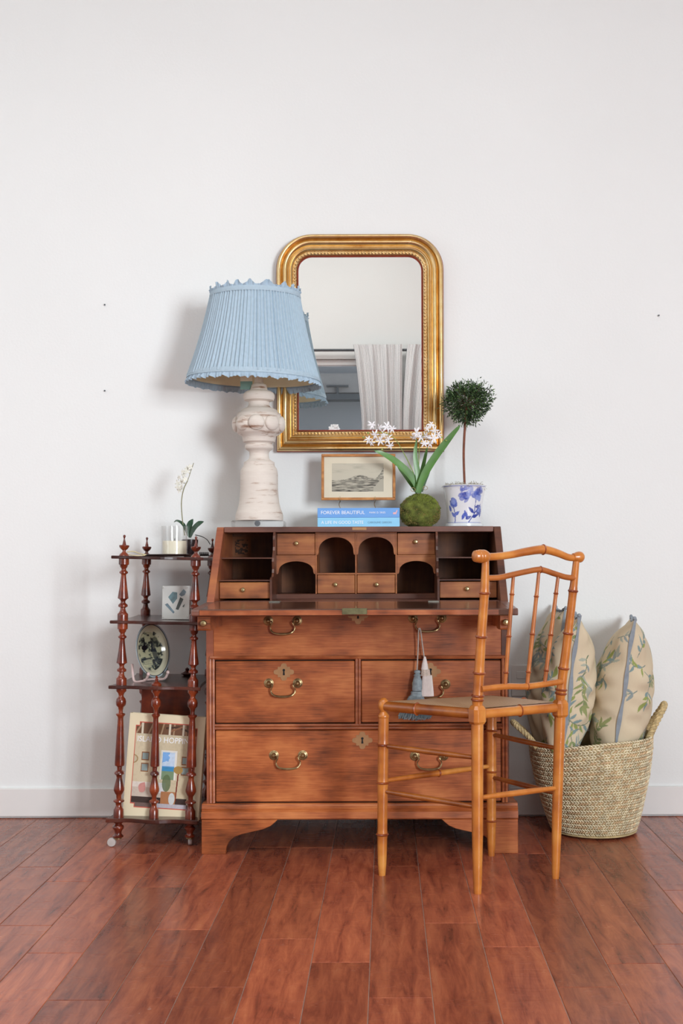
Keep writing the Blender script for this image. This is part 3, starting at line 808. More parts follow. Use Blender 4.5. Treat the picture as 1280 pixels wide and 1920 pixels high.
# serpentine outer dividers
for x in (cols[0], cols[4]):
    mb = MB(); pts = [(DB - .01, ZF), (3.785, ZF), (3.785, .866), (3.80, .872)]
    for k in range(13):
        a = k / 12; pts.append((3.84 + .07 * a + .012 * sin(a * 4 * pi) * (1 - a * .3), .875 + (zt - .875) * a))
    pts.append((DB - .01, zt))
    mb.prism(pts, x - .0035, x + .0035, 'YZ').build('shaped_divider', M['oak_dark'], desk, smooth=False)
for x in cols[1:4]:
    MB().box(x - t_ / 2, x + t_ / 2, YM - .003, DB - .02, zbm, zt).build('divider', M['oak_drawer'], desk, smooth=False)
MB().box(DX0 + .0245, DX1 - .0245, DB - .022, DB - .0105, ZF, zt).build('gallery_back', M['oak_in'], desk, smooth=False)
def sdrawer(x0, x1, z0, z1, y, kx, ky, lab=None):
    d = MB().box(x0, x1, y, y + .15, z0, z1).build('small_drawer', M['oak_drawer'], desk, smooth=False, bevel=.0018)
    p = P(kx, ky, y)
    MB().lathe([(.0025, 0), (.0025, -.004), (.0062, -.007), (.0075, -.011), (.005, -.0155), (.0001, -.0165)], (p.x, y, p.z), 14, axis='Y').build('knob', M['brass_bright'], d)
def valance(x0, x1, z0, z1, ya, ys, inset):
    """arched apron: bottom corners at z0, apex at ya"""
    xc = (x0 + x1) / 2; rw = (x1 - x0) / 2 - inset
    pts = [(x0, z1), (x0, z0)] + [(x0 + inset * .6, z0), (xc - rw, z0 + .006)]
    for k in range(1, 20):
        a = pi - pi * k / 20; pts.append((xc + rw * cos(a), ys + (ya - ys) * sin(a) ** .85))
    pts += [(xc + rw, z0 + .006), (x1 - inset * .6, z0), (x1, z0), (x1, z1)]
    MB().prism(pts, YM - .001, YM + .008).build('arched_valance', M['oak_drawer'], desk, smooth=False)
for i in (1, 2):          # tall arched holes, drawer below
    a, b = cols[i] + t_ / 2 + .0005, cols[i + 1] - t_ / 2 - .0005
    zd = gz(1076)
    MB().box(a, b, YM - .002, DB - .02, zd - .002, zd + .003).build('shelf', M['oak_drawer'], desk, smooth=False)
    sdrawer(a + .001, b - .001, zbm + .001, zd - .003, YM, 629 if i == 1 else 706, 1096)
    valance(a, b, gz(1040), zt, gz(1007), gz(1035), .0055)
for i in (0, 3):          # drawer above, arched hole below
    a, b = cols[i] + t_ / 2 + .001, cols[i + 1] - t_ / 2 - .0005
    zd = gz(1042)
    MB().box(a, b, YM - .002, DB - .02, zd - .002, zd + .002).build('shelf', M['oak_drawer'], desk, smooth=False)
    sdrawer(a + .001, b - .001, zd + .003, zt - .003, YM, 556 if i == 0 else 779, 1019 if i == 0 else 1016)
    valance(a, b, gz(1076), zd - .002, gz(1052), gz(1072), .007)
for (a, b, dx, kx, ky) in ((DX0 + .0248, cols[0] - .0038, 0, 456, 1106), (cols[4] + .0038, DX1 - .0248, 1, 875, 1104)):
    for yy in (1046, 1088):
        Yf = 3.86 if yy == 1046 else 3.795
        z = P(650, yy, Yf).z
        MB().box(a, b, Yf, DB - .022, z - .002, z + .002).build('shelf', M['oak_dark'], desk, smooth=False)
    sdrawer(a + .001, b - .001, P(650, 1122, 3.80).z + .0005, P(650, 1090, 3.80).z - .002, 3.80, kx, ky)
# printed paper label pasted inside the left pigeonhole
yb = DB - .0225
q0 = P(432, 1044, yb); q1 = P(470, 1006, yb)
u, v = np.meshgrid(np.linspace(0, 1, 70), np.linspace(0, 1, 70)); pt = Paint(u, v, '#7a4a2c')
pt.m((fbm(u * 9 + .3, v * 12) > .50) & (u > .22) & (u < .85) & (v > .1) & (v < .85), '#20160f', .9)
mb = MB().grid(lambda s, t: (q0.x + (q1.x - q0.x) * s, yb, q0.z + (q1.z - q0.z) * t), 69, 69)
mb.build('stamped_label', M['paint_matte'], desk, colors=pt.c, label='square stamped dark print on the pigeonhole back')

# ============================================================ things on the bureau
TOPZ = ZT + .0005
# ---- blue books
def wtext(body, p, size, mat, parent, name='lettering', align='LEFT', rot=(pi / 2, 0, 0), ext=.0002, sx=1.0, space=1.0):
    c = bpy.data.curves.new(name, 'FONT'); c.body = body; c.size = size; c.extrude = ext; c.align_x = align; c.align_y = 'CENTER'; c.space_character = space
    c.resolution_u = 3
    o = bpy.data.objects.new(name, c); COL.objects.link(o); o.parent = parent
    o.location = Vector(p) - ORG[parent.name]; o.rotation_euler = rot; o.scale = (sx, 1, 1)
    bpy.context.view_layer.update()
    me = bpy.data.meshes.new_from_object(o.evaluated_get(bpy.context.evaluated_depsgraph_get()))
    mo = bpy.data.objects.new(name, me); COL.objects.link(mo); mo.parent = parent
    mo.location = o.location; mo.rotation_euler = rot; mo.scale = o.scale
    bpy.data.objects.remove(o); me.materials.clear(); me.materials.append(mat); ORG[mo.name] = ORG[parent.name]; return mo
YBK = 3.965
def hbook(name, label, y0, y1, x0, x1, z0, z1, cov, depth=.165):
    r = root(name, label, 'book', ((x0 + x1) / 2, YBK + depth / 2, z0), 'blue coffee table books')
    t = .003
    MB().box(x0, x1, YBK, YBK + t, z0, z1).box(x0, x1, YBK + t, YBK + depth, z0, z0 + t).box(x0, x1, YBK + t, YBK + depth, z1 - t, z1).build('cover', cov, r, smooth=False, bevel=.0008)
    MB().box(x0 + .004, x1 - .004, YBK + t + .0003, YBK + depth - .004, z0 + t + .0001, z1 - t - .0001).build('pages', M['paper'], r, smooth=False)
    return r
bx0, bx1 = P(595, 965, YBK).x, P(749, 965, YBK).x
zk1 = TOPZ + .0322; zk2 = zk1 + .033
b1 = hbook('book', 'pale sky blue book lying under the deeper blue book', 0, 0, bx0, bx1, TOPZ, zk1, M['cover_pale'])
b2 = hbook('book', 'cornflower blue book on top of the paler book', 0, 0, bx0, bx1, zk1 + .0003, zk2, M['cover_blue'])
z1c = TOPZ + .0155; z2c = zk1 + .017
wtext('A LIFE IN GOOD TASTE', (bx0 + .013, YBK - .0006, z1c), .0150, M['ink_white'], b1, sx=.92)
wtext('CAROLINE GIBSON', (bx1 - .110, YBK - .0006, z1c), .0095, M['ink_grey'], b1)
wtext('FOREVER BEAUTIFUL', (bx0 + .011, YBK - .0006, z2c), .0165, M['ink_white'], b2, sx=.98)
wtext('MARK D. SIKES', (bx0 + .177, YBK - .0006, z2c), .0085, M['ink_white'], b2)
MB().prism([(bx1 - .023, z2c - .006), (bx1 - .012, z2c - .006), (bx1 - .007, z2c + .008), (bx1 - .010, z2c + .009), (bx1 - .014, z2c + .001), (bx1 - .022, z2c + .001)], YBK - .0007, YBK).build('spine_emblem', M['ink_pink'], b2, smooth=False)

# ---- small framed engraving on a wire easel
Yp = 4.07
fr = root('framed_engraving', 'small gold-framed landscape engraving on a wire easel over the books', 'picture', (P(672, 938, Yp).x, Yp, zk2))
a = P(602, 938, Yp); b = P(741, 850, Yp)
lean = lambda z: Yp + (z - a.z) * .10
def fbox(mb, x0, x1, z0, z1, y0, y1):
    v = [(x0, lean(z0) + y0, z0), (x1, lean(z0) + y0, z0), (x1, lean(z0) + y1, z0), (x0, lean(z0) + y1, z0), (x0, lean(z1) + y0, z1), (x1, lean(z1) + y0, z1), (x1, lean(z1) + y1, z1), (x0, lean(z1) + y1, z1)]
    return mb.add(v, [(0,3,2,1),(4,5,6,7),(0,1,5,4),(1,2,6,5),(2,3,7,6),(3,0,4,7)])
w = .0095
fbox(MB(), a.x, b.x, b.z - w, b.z, 0, .014).build('frame_bar', M['gold_wood'], fr, smooth=False, bevel=.0015)
fbox(MB(), a.x, b.x, a.z, a.z + w, 0, .014).build('frame_bar', M['gold_wood'], fr, smooth=False, bevel=.0015)
fbox(MB(), a.x, a.x + w, a.z + w, b.z - w, 0, .014).build('frame_bar', M['gold_wood'], fr, smooth=False, bevel=.0015)
fbox(MB(), b.x - w, b.x, a.z + w, b.z - w, 0, .014).build('frame_bar', M['gold_wood'], fr, smooth=False, bevel=.0015)
nu, nv = 260, 170
u, v = np.meshgrid(np.linspace(0, 1, nu), np.linspace(0, 1, nv))
pt = Paint(u, v, '#d9d0ba'); pt.m(fbm(u * 8, v * 6) * .5, '#c9bd9f', .6)
ex0, ex1, ey0, ey1 = .115, .865, .145, .835
inp = (u > ex0) & (u < ex1) & (v > ey0) & (v < ey1)
U = (u - ex0) / (ex1 - ex0); V = (v - ey0) / (ey1 - ey0)
sky = .62 + .3 * fbm(U * 4 + 3, V * 7)
land = .40 - .10 * np.sin(U * 7 + 2) + .08 * np.clip(U - .4, 0, 1)
ridge = .38 + .18 * np.exp(-((U - .55) / .22) ** 2) + .42 * np.clip((U - .82) / .18, 0, 1) ** 1.3 + .05 * fbm(U * 20, V * 3)
dark = fbm(U * 22, V * 34, 5); g = sky.copy()
g = np.where(V < ridge, .22 + .65 * dark, g); g = np.where(V < .40, .10 + .85 * fbm(U * 9, V * 40, 5), g)
g = np.where((V < .45) & (U > .80) & (V < (U - .75) * 2.2), .66, g)
gg = np.clip((g - .5) * 1.9 + .36, .0, .85)[..., None]
paper = np.array(hexc('#cdc6b2')); ink = np.array(hexc('#2a2a28'))
col = ink * (1 - gg) + paper * gg
pt.c = np.where(inp[..., None], col, pt.c)
pic = MB().grid(lambda s, t: (a.x + w + (b.x - a.x - 2 * w) * s, lean(a.z + w + (b.z - a.z - 2 * w) * t) + .006, a.z + w + (b.z - a.z - 2 * w) * t), nu - 1, nv - 1)
pic.build('print', M['paint_gloss'], fr, colors=pt.c)
fbox(MB(), a.x + w, b.x - w, a.z + w, b.z - w, .0075, .011).build('backing', M['oak_in'], fr, smooth=False)
ea = root('wire_easel', 'thin brass wire easel holding the engraving on the books', 'easel', (P(672, 938, Yp).x, Yp, zk2))
for xx in (637, 703):
    q = P(xx, 936, Yp - .012)
    MB().tube(crv([(q.x, Yp - .004, q.z + .010), (q.x, Yp - .007, q.z + .001), (q.x, Yp - .004, a.z - .0018), (q.x, Yp + .012, a.z - .0018), (q.x, Yp + .018, a.z), (q.x, Yp + .030, a.z + .07)]), .0011, 6).build('wire_hook', M['brass'], ea)
    MB().tube(crv([(q.x, Yp + .012, a.z - .0018), (q.x - .003, Yp - .012, (a.z + zk2) / 2), (q.x + .003, Yp - .02, zk2 + .0012), (q.x + .003, Yp + .05, zk2 + .0012)]), .0011, 6).build('wire_foot', M['brass'], ea)

# ---- moss ball with small white orchids
mc = P(787, 955, 4.03)
kd = root('moss_ball_orchid', 'kokedama moss ball with strap leaves and small white orchid blooms', 'plant', (mc.x, 4.03, TOPZ))
def mossball():
    R = .066; zc = TOPZ + .056
    rn = random.Random(11); nu, nv = 64, 40; V = []; C = []
    for j in range(nv + 1):
        ph = pi * j / nv
        for i in range(nu):
            th = 2 * pi * i / nu
            d = Vector((sin(ph) * cos(th), sin(ph) * sin(th), cos(ph)))
            nz = float(fbm(np.array(th * 3 + 5), np.array(ph * 5)))
            r = R * (1 + (nz - .5) * .30)
            z = zc + d.z * r * .90
            wd_ = 1 + .10 * max(0, -d.z) + .04; V.append((mc.x + d.x * r * wd_, 4.03 + d.y * r * .85, max(TOPZ + .001, z)))
    f = [(j * nu + i, j * nu + (i + 1) % nu, (j + 1) * nu + (i + 1) % nu, (j + 1) * nu + i) for j in range(nv) for i in range(nu)]
    mb = MB(); mb.add(V, f); mb.build('moss_ball', M['moss'], kd)
    tf = MB(); tb = MB()
    for _ in range(5200):
        th = rn.uniform(0, 2 * pi); cz = rn.uniform(-.75, 1); s = sqrt(1 - cz * cz)
        d = Vector((s * cos(th), s * sin(th), cz)); c = Vector((mc.x + d.x * R * (1.04 + .10 * max(0, -cz)), 4.03 + d.y * R * .85, zc + d.z * R * .9))
        if c.z < TOPZ + .004: continue
        e = (d + Vector((rn.uniform(-.9, .9), rn.uniform(-.9, .9), rn.uniform(-.9, .9)))).normalized(); L = rn.uniform(.003, .0075)
        sd = e.cross(Vector((rn.random(), rn.random(), rn.random()))).normalized() * .0007
        brown = (cz < .30 + .40 * sin(th * 2 + 1)) and rn.random() < .8
        (tb if brown else tf).add([c - sd, c + sd, c + e * L], [(0, 1, 2)])
    tf.build('moss_tufts', M['moss_tuft'], kd, kind='stuff', smooth=False); tb.build('dry_moss_tufts', M['moss_dry'], kd, kind='stuff', smooth=False)
mossball()
def pk(x, y, dy=0): return P(x, y, 4.03 + dy)
def lf(pts, w, m='leaf', fold=.25):
    blade([pk(*p) for p in pts], w, (.15, -1, .1), fold, n=8).build('leaf', M[m], kd)
wl = [(0, .006), (.3, .0125), (.65, .0115), (.9, .006), (1, .0004)]
lf([(784, 922, 0), (772, 895, -.01), (745, 868, -.03), (720, 852, -.05), (701, 845, -.06)], [(0, .006), (.25, .013), (.6, .011), (.9, .005), (1, .0004)])
lf([(782, 924, .02), (768, 900, .03), (752, 878, .04), (741, 862, .05)], wl)
lf([(786, 922, -.01), (783, 890, -.012), (778, 855, -.015), (781, 822, -.02)], [(0, .006), (.4, .0105), (.8, .006), (1, .0004)])
lf([(783, 924, -.02), (795, 890, -.025), (820, 850, -.03), (845, 818, -.035), (863, 797, -.04)], [(0, .008), (.3, .013), (.6, .0125), (.9, .006), (1, .0004)])
lf([(789, 922, .01), (797, 895, .02), (810, 862, .03), (832, 832, .05)], [(0, .006), (.4, .010), (.8, .006), (1, .0004)], 'leaf_mid')
lf([(786, 922, .02), (790, 890, .04), (796, 860, .05), (801, 838, .06)], [(0, .005), (.4, .008), (.8, .005), (1, .0004)])
MB().lathe([(.010, -.012), (.013, 0), (.011, .015), (.007, .028), (.004, .032)], pk(784, 918), 12).build('stem_base', M['leaf'], kd)
for k, (x0, y0) in enumerate(((774, 917), (797, 914))):
    c = pk(x0, y0, -.02)
    MB().tube([c + Vector((cos(t) * .008, -.002 * t, sin(t) * .007 - .002)) for t in [i * .7 for i in range(10)]], .0009, 5).build('twine', M['twine'], kd)
MB().tube(crv([pk(783, 905, 0), pk(770, 876, -.01), pk(757, 850, -.02), pk(741, 824, -.03), pk(722, 812, -.035), pk(700, 812, -.04)]), [.0018] * 17 + [.0012] * 24, 6).build('flower_stem', M['stem_green'], kd)
MB().tube(crv([pk(784, 905, .0), pk(785, 870, 0), pk(786, 838, -.01), pk(792, 818, -.015), pk(806, 808, -.02)]), .0014, 6).build('flower_stem', M['stem_green'], kd)
rn = random.Random(21)
for (x, y, r) in ((697, 797, 10), (712, 802, 8), (724, 800, 12), (735, 804, 9), (690, 824, 9), (703, 815, 10), (713, 826, 10), (728, 824, 11), (731, 835, 9), (720, 816, 8), (696, 830, 8),
                  (808, 796, 9), (814, 806, 9), (801, 803, 8), (781, 812, 11), (788, 820, 10), (800, 818, 11), (812, 822, 11), (805, 832, 9), (795, 832, 8), (822, 815, 8), (776, 820, 7)):
    c = pk(x, y, -.04 + rn.uniform(-.015, .015))
    flower_mesh(c, (rn.uniform(-.8, .8), -1, rn.uniform(-.7, .5)), r * .00186, rn, 6, wid=.17).build('flower', M['petal'], kd)
for (x, y) in ((681, 820), (836, 826), (716, 843), (690, 812), (828, 820)):
    MB().ball(pk(x, y, -.04), (.004, .003, .003), 8, 6).build('bud', M['stem_green'], kd)

# ---- topiary in a blue and white pot
Yt = 4.03
pc = P(870, 978, Yt)
tp = root('topiary', 'clipped myrtle ball topiary in a blue and white pot', 'plant', (pc.x, Yt, TOPZ))
s_ = Yt / F
MB().lathe([(.062, 0), (.066, .003), (.066, .011), (.062, .0135), (.05, .0135), (.05, .004), (.0001, .004)], (pc.x, Yt, TOPZ), 40).build('saucer', M['porcelain'], tp)
nu, nv = 220, 90
prof = [(.0578, .0), (.0590, .004), (.0625, .05), (.0675, .09), (.0725, .120), (.0755, .128)]
zp = TOPZ + .0138
def potpt(s, t):
    a = 2 * pi * s - pi / 2; z = .128 * t; r = float(np.interp(z, [q[1] for q in prof], [q[0] for q in prof]))
    return (pc.x + r * cos(a), Yt + r * sin(a), zp + z)
us = np.tile(np.arange(nu) / nu, nv + 1).reshape(nv + 1, nu); vs = np.repeat(np.linspace(0, 1, nv + 1), nu).reshape(nv + 1, nu)
uu = ((us + .5) % 1 - .5) * 2 * pi * .066 / .128       # front centre at 0, in units of the pot height
pt = Paint(uu, vs, '#dfe0e4')
rn = random.Random(4)
B1, B2, B3 = '#2b3f9a', '#4a5fb8', '#7f90cf'
def bloom(cx, cy, R):
    for k in range(int(26)):
        a_ = rn.uniform(0, 2 * pi); q = rn.uniform(0, R)
        pt.ell(cx + q * cos(a_), cy + q * sin(a_), rn.uniform(.05, .1), rn.uniform(.04, .08), rn.choice([B1, B2, B2, B3]), rn.uniform(0, 3), .7)
for off in (-1.62, 0, 1.62):
    bloom(off + .02, .72, .22); bloom(off + .38, .80, .14); bloom(off - .36, .55, .09); bloom(off + .45, .35, .08)
    pt.line([(off - .33, .0), (off - .30, .2), (off - .36, .45)], .015, B1); pt.line([(off + .1, .02), (off + .28, .25), (off + .3, .6)], .013, B1)
    pt.line([(off + .28, .25), (off + .5, .5)], .012, B1)
    for (x, y, an, L) in ((-.33, .2, .6, .2), (-.31, .15, 2.3, .2), (.27, .25, 2.4, .26), (.2, .15, .3, .24), (.05, .12, 1.9, .24), (-.1, .08, 1.2, .22), (.0, .1, .4, .2), (-.45, .3, 1.9, .2), (.3, .42, .2, .22), (.5, .15, 1.4, .25)):
        pt.leaf(off + x, y, an, L, .045, rn.choice([B1, B2]))
pt.m((vs < .02) | (vs > .975), B2, .6)
pt.m((fbm(uu * 14 + 9, vs * 14) - .45) * 1.2, '#e2e3e8', .35)
mb = MB().grid(potpt, nu, nv, closed_u=True)
mb.build('pot', M['paint_glaze'], tp, colors=pt.c.reshape(-1, 4))
MB().lathe([(.0755, .128), (.076, .130), (.074, .131), (.071, .128), (.068, .11), (.0001, .11)], (pc.x, Yt, zp), 40, cap=False).build('pot_rim', M['porcelain'], tp)
MB().lathe([(.0705, .118), (.05, .123), (.02, .126), (.0001, .127)], (pc.x, Yt, zp), 24).build('soil', M['soil'], tp)
mo = MB()
for _ in range(420):
    a_ = rn.uniform(0, 2 * pi); q = sqrt(rn.random()) * .068; c = Vector((pc.x + q * cos(a_), Yt + q * sin(a_), zp + .126))
    pts = [c]
    d = Vector((rn.uniform(-1, 1), rn.uniform(-1, 1), rn.uniform(.6, 1.5))).normalized()
    for k in range(5): d = (d + Vector((rn.uniform(-.9, .9), rn.uniform(-.9, .9), rn.uniform(-.8, .4)))).normalized(); pts.append(pts[-1] + d * .0045)
    mo.tube(pts, .0006, 3, cap=False)
mo.build('dried_moss', M['moss_grey'], tp, kind='stuff')
tb_ = P(871, 900, Yt); tm = P(869, 850, Yt); tt = P(872, 790, Yt)
MB().tube(crv([(tb_.x, Yt, zp + .12), tm, tt, P(875, 760, Yt)]), .0042, 10).build('trunk', M['trunk'], tp)
bc = P(876, 752, Yt)
br = MB(); lv = [MB(), MB(), MB()]
for k in range(70):
    a_ = rn.uniform(0, 2 * pi); cz = rn.uniform(-.6, 1); s = sqrt(1 - cz * cz); d = Vector((s * cos(a_), s * sin(a_), cz))
    c0 = Vector((bc.x, Yt, bc.z - .03)); c1 = bc + d * .070 * rn.uniform(.6, 1)
    br.tube(crv([c0, (c0 + c1) / 2 + Vector((rn.uniform(-.01, .01), rn.uniform(-.01, .01), .008)), c1], 3), .0008, 4, cap=False)
br.build('twigs', M['stem_brown'], tp, kind='stuff')
for k in range(5000):
    a_ = rn.uniform(0, 2 * pi); cz = rn.uniform(-1, 1); s = sqrt(1 - cz * cz)
    lump = 1 + .12 * sin(a_ * 3 + cz * 4) + .08 * sin(a_ * 7 + cz * 6)
    q = (.25 + .75 * rn.random() ** .45) * .080 * lump * rn.uniform(.92, 1.10)
    d = Vector((s * cos(a_) * 1.0, s * sin(a_), cz * (.80 if cz > 0 else .98)))
    wf = 1.0 + .06 * cz if cz > 0 else 1.0 - .32 * cz * cz; d = Vector((d.x * wf, d.y * wf, d.z))
    c = bc + d * q
    e = (d + Vector((rn.uniform(-.8, .8), rn.uniform(-.8, .8), rn.uniform(-.7, .8)))).normalized(); L = rn.uniform(.008, .016); w = rn.uniform(.0014, .0026)
    sd = e.cross(Vector((rn.uniform(-1, 1), rn.uniform(-1, 1), rn.uniform(-1, 1)))).normalized() * w; nn = e.cross(sd).normalized() * .0006
    lv[rn.choice([0, 0, 1, 1, 2])].add([c, c + e * L * .5 + sd, c + e * L, c + e * L * .5 - sd, c + e * L * .5 + nn], [(0, 1, 4), (1, 2, 4), (2, 3, 4), (3, 0, 4)])
for i, mm in enumerate(('myrtle_a', 'myrtle_b', 'myrtle_c')): lv[i].build('foliage', M[mm], tp, kind='stuff', smooth=False)

# ============================================================ table lamp
YL = 3.985
lc = P(486, 984, YL); LX = lc.x
lamp = root('table_lamp', 'whitewashed turned-wood lamp with pale blue pleated shade on the desk', 'lamp', (LX, YL, TOPZ))
s_ = YL / F
MB().box(LX - .090, LX + .088, YL - .058, YL + .058, TOPZ, TOPZ + .0225).build('crystal_base', M['glass'], lamp, smooth=False, bevel=.004)
MB().lathe([(.008, .0226), (.0001, .0228)], (LX, YL, TOPZ), 12).lathe([(.034, .0235), (.034, .0228), (.0001, .0228)], (LX, YL, TOPZ), 24).build('metal_washer', M['chrome'], lamp)
MB().lathe([(.010, -.0585), (.010, -.0595), (.0001, -.0598)], (LX, YL, TOPZ + .012), 12, axis='Y').build('chrome_screw', M['chrome'], lamp)
bp = [(971.5, 44.5), (966, 44.5), (961, 43), (955, 40.5), (943, 37.5), (930, 36), (917, 35), (891, 35), (884, 34.5), (878, 32.5), (874, 29.5), (871.5, 28.7), (867, 28.7), (866, 27), (863, 22), (860, 19), (854, 18), (848, 18.5), (845, 21), (843, 25), (840, 26.5), (836, 26.5), (832.5, 24), (831, 25), (829, 29.5), (823, 31), (818, 32), (814, 39), (810, 42), (803, 44), (790, 44.5), (781, 42), (777.5, 41), (775.5, 40), (773, 35), (769, 33.5), (766, 27), (764, 22), (759, 19.5), (754, 19.5), (752.5, 22), (751, 27.5), (746, 29.5), (741, 29.5), (737, 27.5), (734, 23), (732, 16.5), (728, 15.5), (725, 14.5), (722, 14), (720.5, 12), (719, 9), (708, 7.2), (697, 6.8), (693, 5)]
zl = lambda y: H + (CY - y) * s_
prof = [(r * s_, zl(y) + (LX * -.003)) for (y, r) in bp]
prof[0] = (prof[0][0], TOPZ + .0235)
MB().lathe(prof + [(.0001, prof[-1][1])], (LX, YL, 0), 56).build('lamp_body', M['whitewash'], lamp, sharp=50)
for k in range(9):
    a = -pi / 2 + 2 * pi * k / 9
    mb = MB(); mb.ball((0, 0, 0), (.0280, .014, .0270), 20, 12)
    mb.xf(Matrix.Translation((LX + .0785 * cos(a), YL + .0785 * sin(a), zl(795.5))) @ Matrix.Rotation(a + pi / 2, 4, 'Z'))
    mb.build('carved_boss', M['whitewash'], lamp)
MB().lathe([(.006, zl(693)), (.006, zl(600)), (.018, zl(598)), (.018, zl(580)), (.004, zl(578)), (.004, zl(548)), (.0001, zl(547))], (LX, YL, 0), 12).build('stem', M['brass'], lamp)
# oval pleated shade, hangs slightly askew
SX = P(475.5, 712, YL).x; SXt = P(478.5, 549, YL).x
zb0, zt0 = zl(712), zl(549)
Rb, Rt = (.2235, .188), (.148, .128)
def shade_pt(a, t, dr=0.0, dz=0.0):
    rx = Rb[0] + (Rt[0] - Rb[0]) * t; ry = Rb[1] + (Rt[1] - Rb[1]) * t
    bow = -.006 * sin(pi * t)
    return (SX + (SXt - SX) * t + (rx + dr + bow) * cos(a), YL + (ry + dr + bow) * sin(a), zb0 + (zt0 - zb0) * t + dz - .028 * cos(a) * (Rb[0]) * (1 - t))
rn = random.Random(9)
NP = 92; sub = 6
jit = [rn.uniform(-.22, .22) for _ in range(NP)]; amp = [rn.uniform(.7, 1.25) for _ in range(NP)]
sprof = [0, .9, 1.0, .85, .45, .1]
V = []; nv = 22
for j in range(nv + 1):
    t = .02 + .955 * j / nv
    for k in range(NP):
        for q in range(sub):
            a = 2 * pi * (k + q / sub + jit[k] * sin(pi * q / sub) * .5) / NP
            V.append(shade_pt(a, t, .0006 + .0068 * (1 - .35 * t) * sprof[q] * amp[k]))
w = NP * sub
Fc = [(j * w + i, j * w + (i + 1) % w, (j + 1) * w + (i + 1) % w, (j + 1) * w + i) for j in range(nv) for i in range(w)]
MB().add(V, Fc).build('pleated_shade', M['blue_linen'], lamp, sharp=60)
MB().grid(lambda u, v: shade_pt(2 * pi * u, .01 + .98 * v, -.0035), 72, 6, True).build('shade_lining', M['cream_lining'], lamp)
for (t0, t1, nm) in ((-.005, .052, 'bottom_band'), (.935, .99, 'top_band')):
    MB().grid(lambda u, v: shade_pt(2 * pi * u, t0 + (t1 - t0) * v, .0052 + .0012 * sin(pi * v)), 120, 4, True).build(nm, M['blue_linen'], lamp)
def ruffle(top):
    nu, nv = 720, 6; ph = [rn.uniform(0, 6) for _ in range(6)]
    def fn(u, v):
        a = 2 * pi * u
        wv = .5 * sin(a * 41 + 2.2 * sin(a * 7 + ph[0])) + .35 * sin(a * 67 + ph[1] + 2 * sin(a * 5)) + .25 * sin(a * 113 + ph[2])
        lift = .5 + .5 * sin(a * 19 + ph[3] + 1.5 * sin(a * 4 + ph[4])); dip = .75 + .25 * sin(a * 29 + ph[5])
        if top:
            L = .007 + .016 * lift ** 2; return shade_pt(a, .985, .004 + v * .002 + wv * .006 * v, L * v)
        L = .013 + .007 * dip
        return shade_pt(a, .0, .003 + v * .006 + wv * .0065 * v, -L * v + .003 * wv * v)
    MB().grid(fn, nu, nv, True).build('ruffle', M['blue_linen2'], lamp, sharp=70)
ruffle(True); ruffle(False)
p = P(461, 712, YL)
MB().box(p.x - .019, p.x + .022, YL - .002, YL - .0005, p.z - .034, p.z + .030).build('paper_tag', M['paper'], lamp, smooth=False, label='white and green paper swing tag')
MB().box(p.x - .019, p.x + .022, YL - .0035, YL - .0021, p.z - .034, p.z - .006).build('tag_print', M['tag_green'], lamp, smooth=False)
MB().tube(crv([(p.x, YL - .003, p.z + .026), (p.x + .012, YL - .006, p.z + .04), (LX, YL - .013, p.z + .03)]), .0008, 4).build('tag_string', M['twine'], lamp)

# ============================================================ whatnot stand at the left
WX, WYF, WYB = -.757, 3.762, 4.118
ws = root('whatnot_stand', 'tall mahogany whatnot with turned spindles and brass casters', 'shelf', (WX, 3.94, 0))
TILT = .0244
PXs = (WX - .1165, WX + .1165)
Z1, Z2, Z3, Z4 = .9425, .733, .523, .0935
upper = [(1000,46),(1050,46),(1058,36),(1075,32),(1090,20),(1105,22),(1118,38),(1130,38),(1140,24),(1150,22),(1250,33),(1340,46),(1360,48),(1372,30),(1385,21),(1402,22),(1418,42),(1436,42),(1446,22),(1470,25),(1490,35),(1500,46),(1512,48),(1560,48)]
lower = [(430,46),(455,46),(468,32),(490,22),(505,25),(513,34),(522,40),(545,46),(575,43),(592,27),(620,19),(642,20),(650,42),(660,42),(675,28),(690,26),(900,38),(1080,46),(1095,44),(1105,24),(1135,22),(1152,44),(1168,46),(1180,28),(1200,25),(1250,38),(1290,48),(1310,48),(1338,34),(1350,24),(1380,22),(1393,48),(1405,50),(1420,28),(1440,26),(1460,36),(1475,46),(1540,48)]
finial = [(965,45),(958,42),(945,33),(930,15),(915,15),(905,30),(885,44),(870,45),(866,18),(850,14),(815,6),(802,7),(798,10),(787,12.5),(778,8),(775,.05)]
def spin(pr, zt, zb, sc=1.0):
    a, b = pr[0][0], pr[-1][0]
    return [(r / 4.8 * .001733 * sc, zt + (zb - zt) * (y - a) / (b - a)) for y, r in pr][::-1]
def wshelf(z, th, bow=.012, tip=.018, name='shelf', front=True):
    pts = []
    x0, x1 = WX - .152, WX + .146; yf, yb = WYF - .030, WYB + .035
    n = 24
    for k in range(n + 1):
        u = k / n; pts.append((x0 + (x1 - x0) * u, yf + (.014 * (1 - cos(4 * pi * u)) / 2 if .0 < u < 1 else 0) - .006 * sin(pi * u)))
    for k in range(1, n): 
        u = k / n; pts.append((x1 - .016 * sin(pi * u) ** .7, yf + (yb - yf) * u))
    pts.append((x1, yb)); pts.append((x0, yb))
    for k in range(1, n):
        u = 1 - k / n; pts.append((x0 + .016 * sin(pi * u) ** .7, yf + (yb - yf) * u))
    return MB().prism(pts, z - th, z, 'XY').build(name, M['shelfwood'], ws, smooth=False, bevel=.0018)
wshelf(Z1, .010); wshelf(Z2, .010); wshelf(Z3, .011); wshelf(Z4, .013)
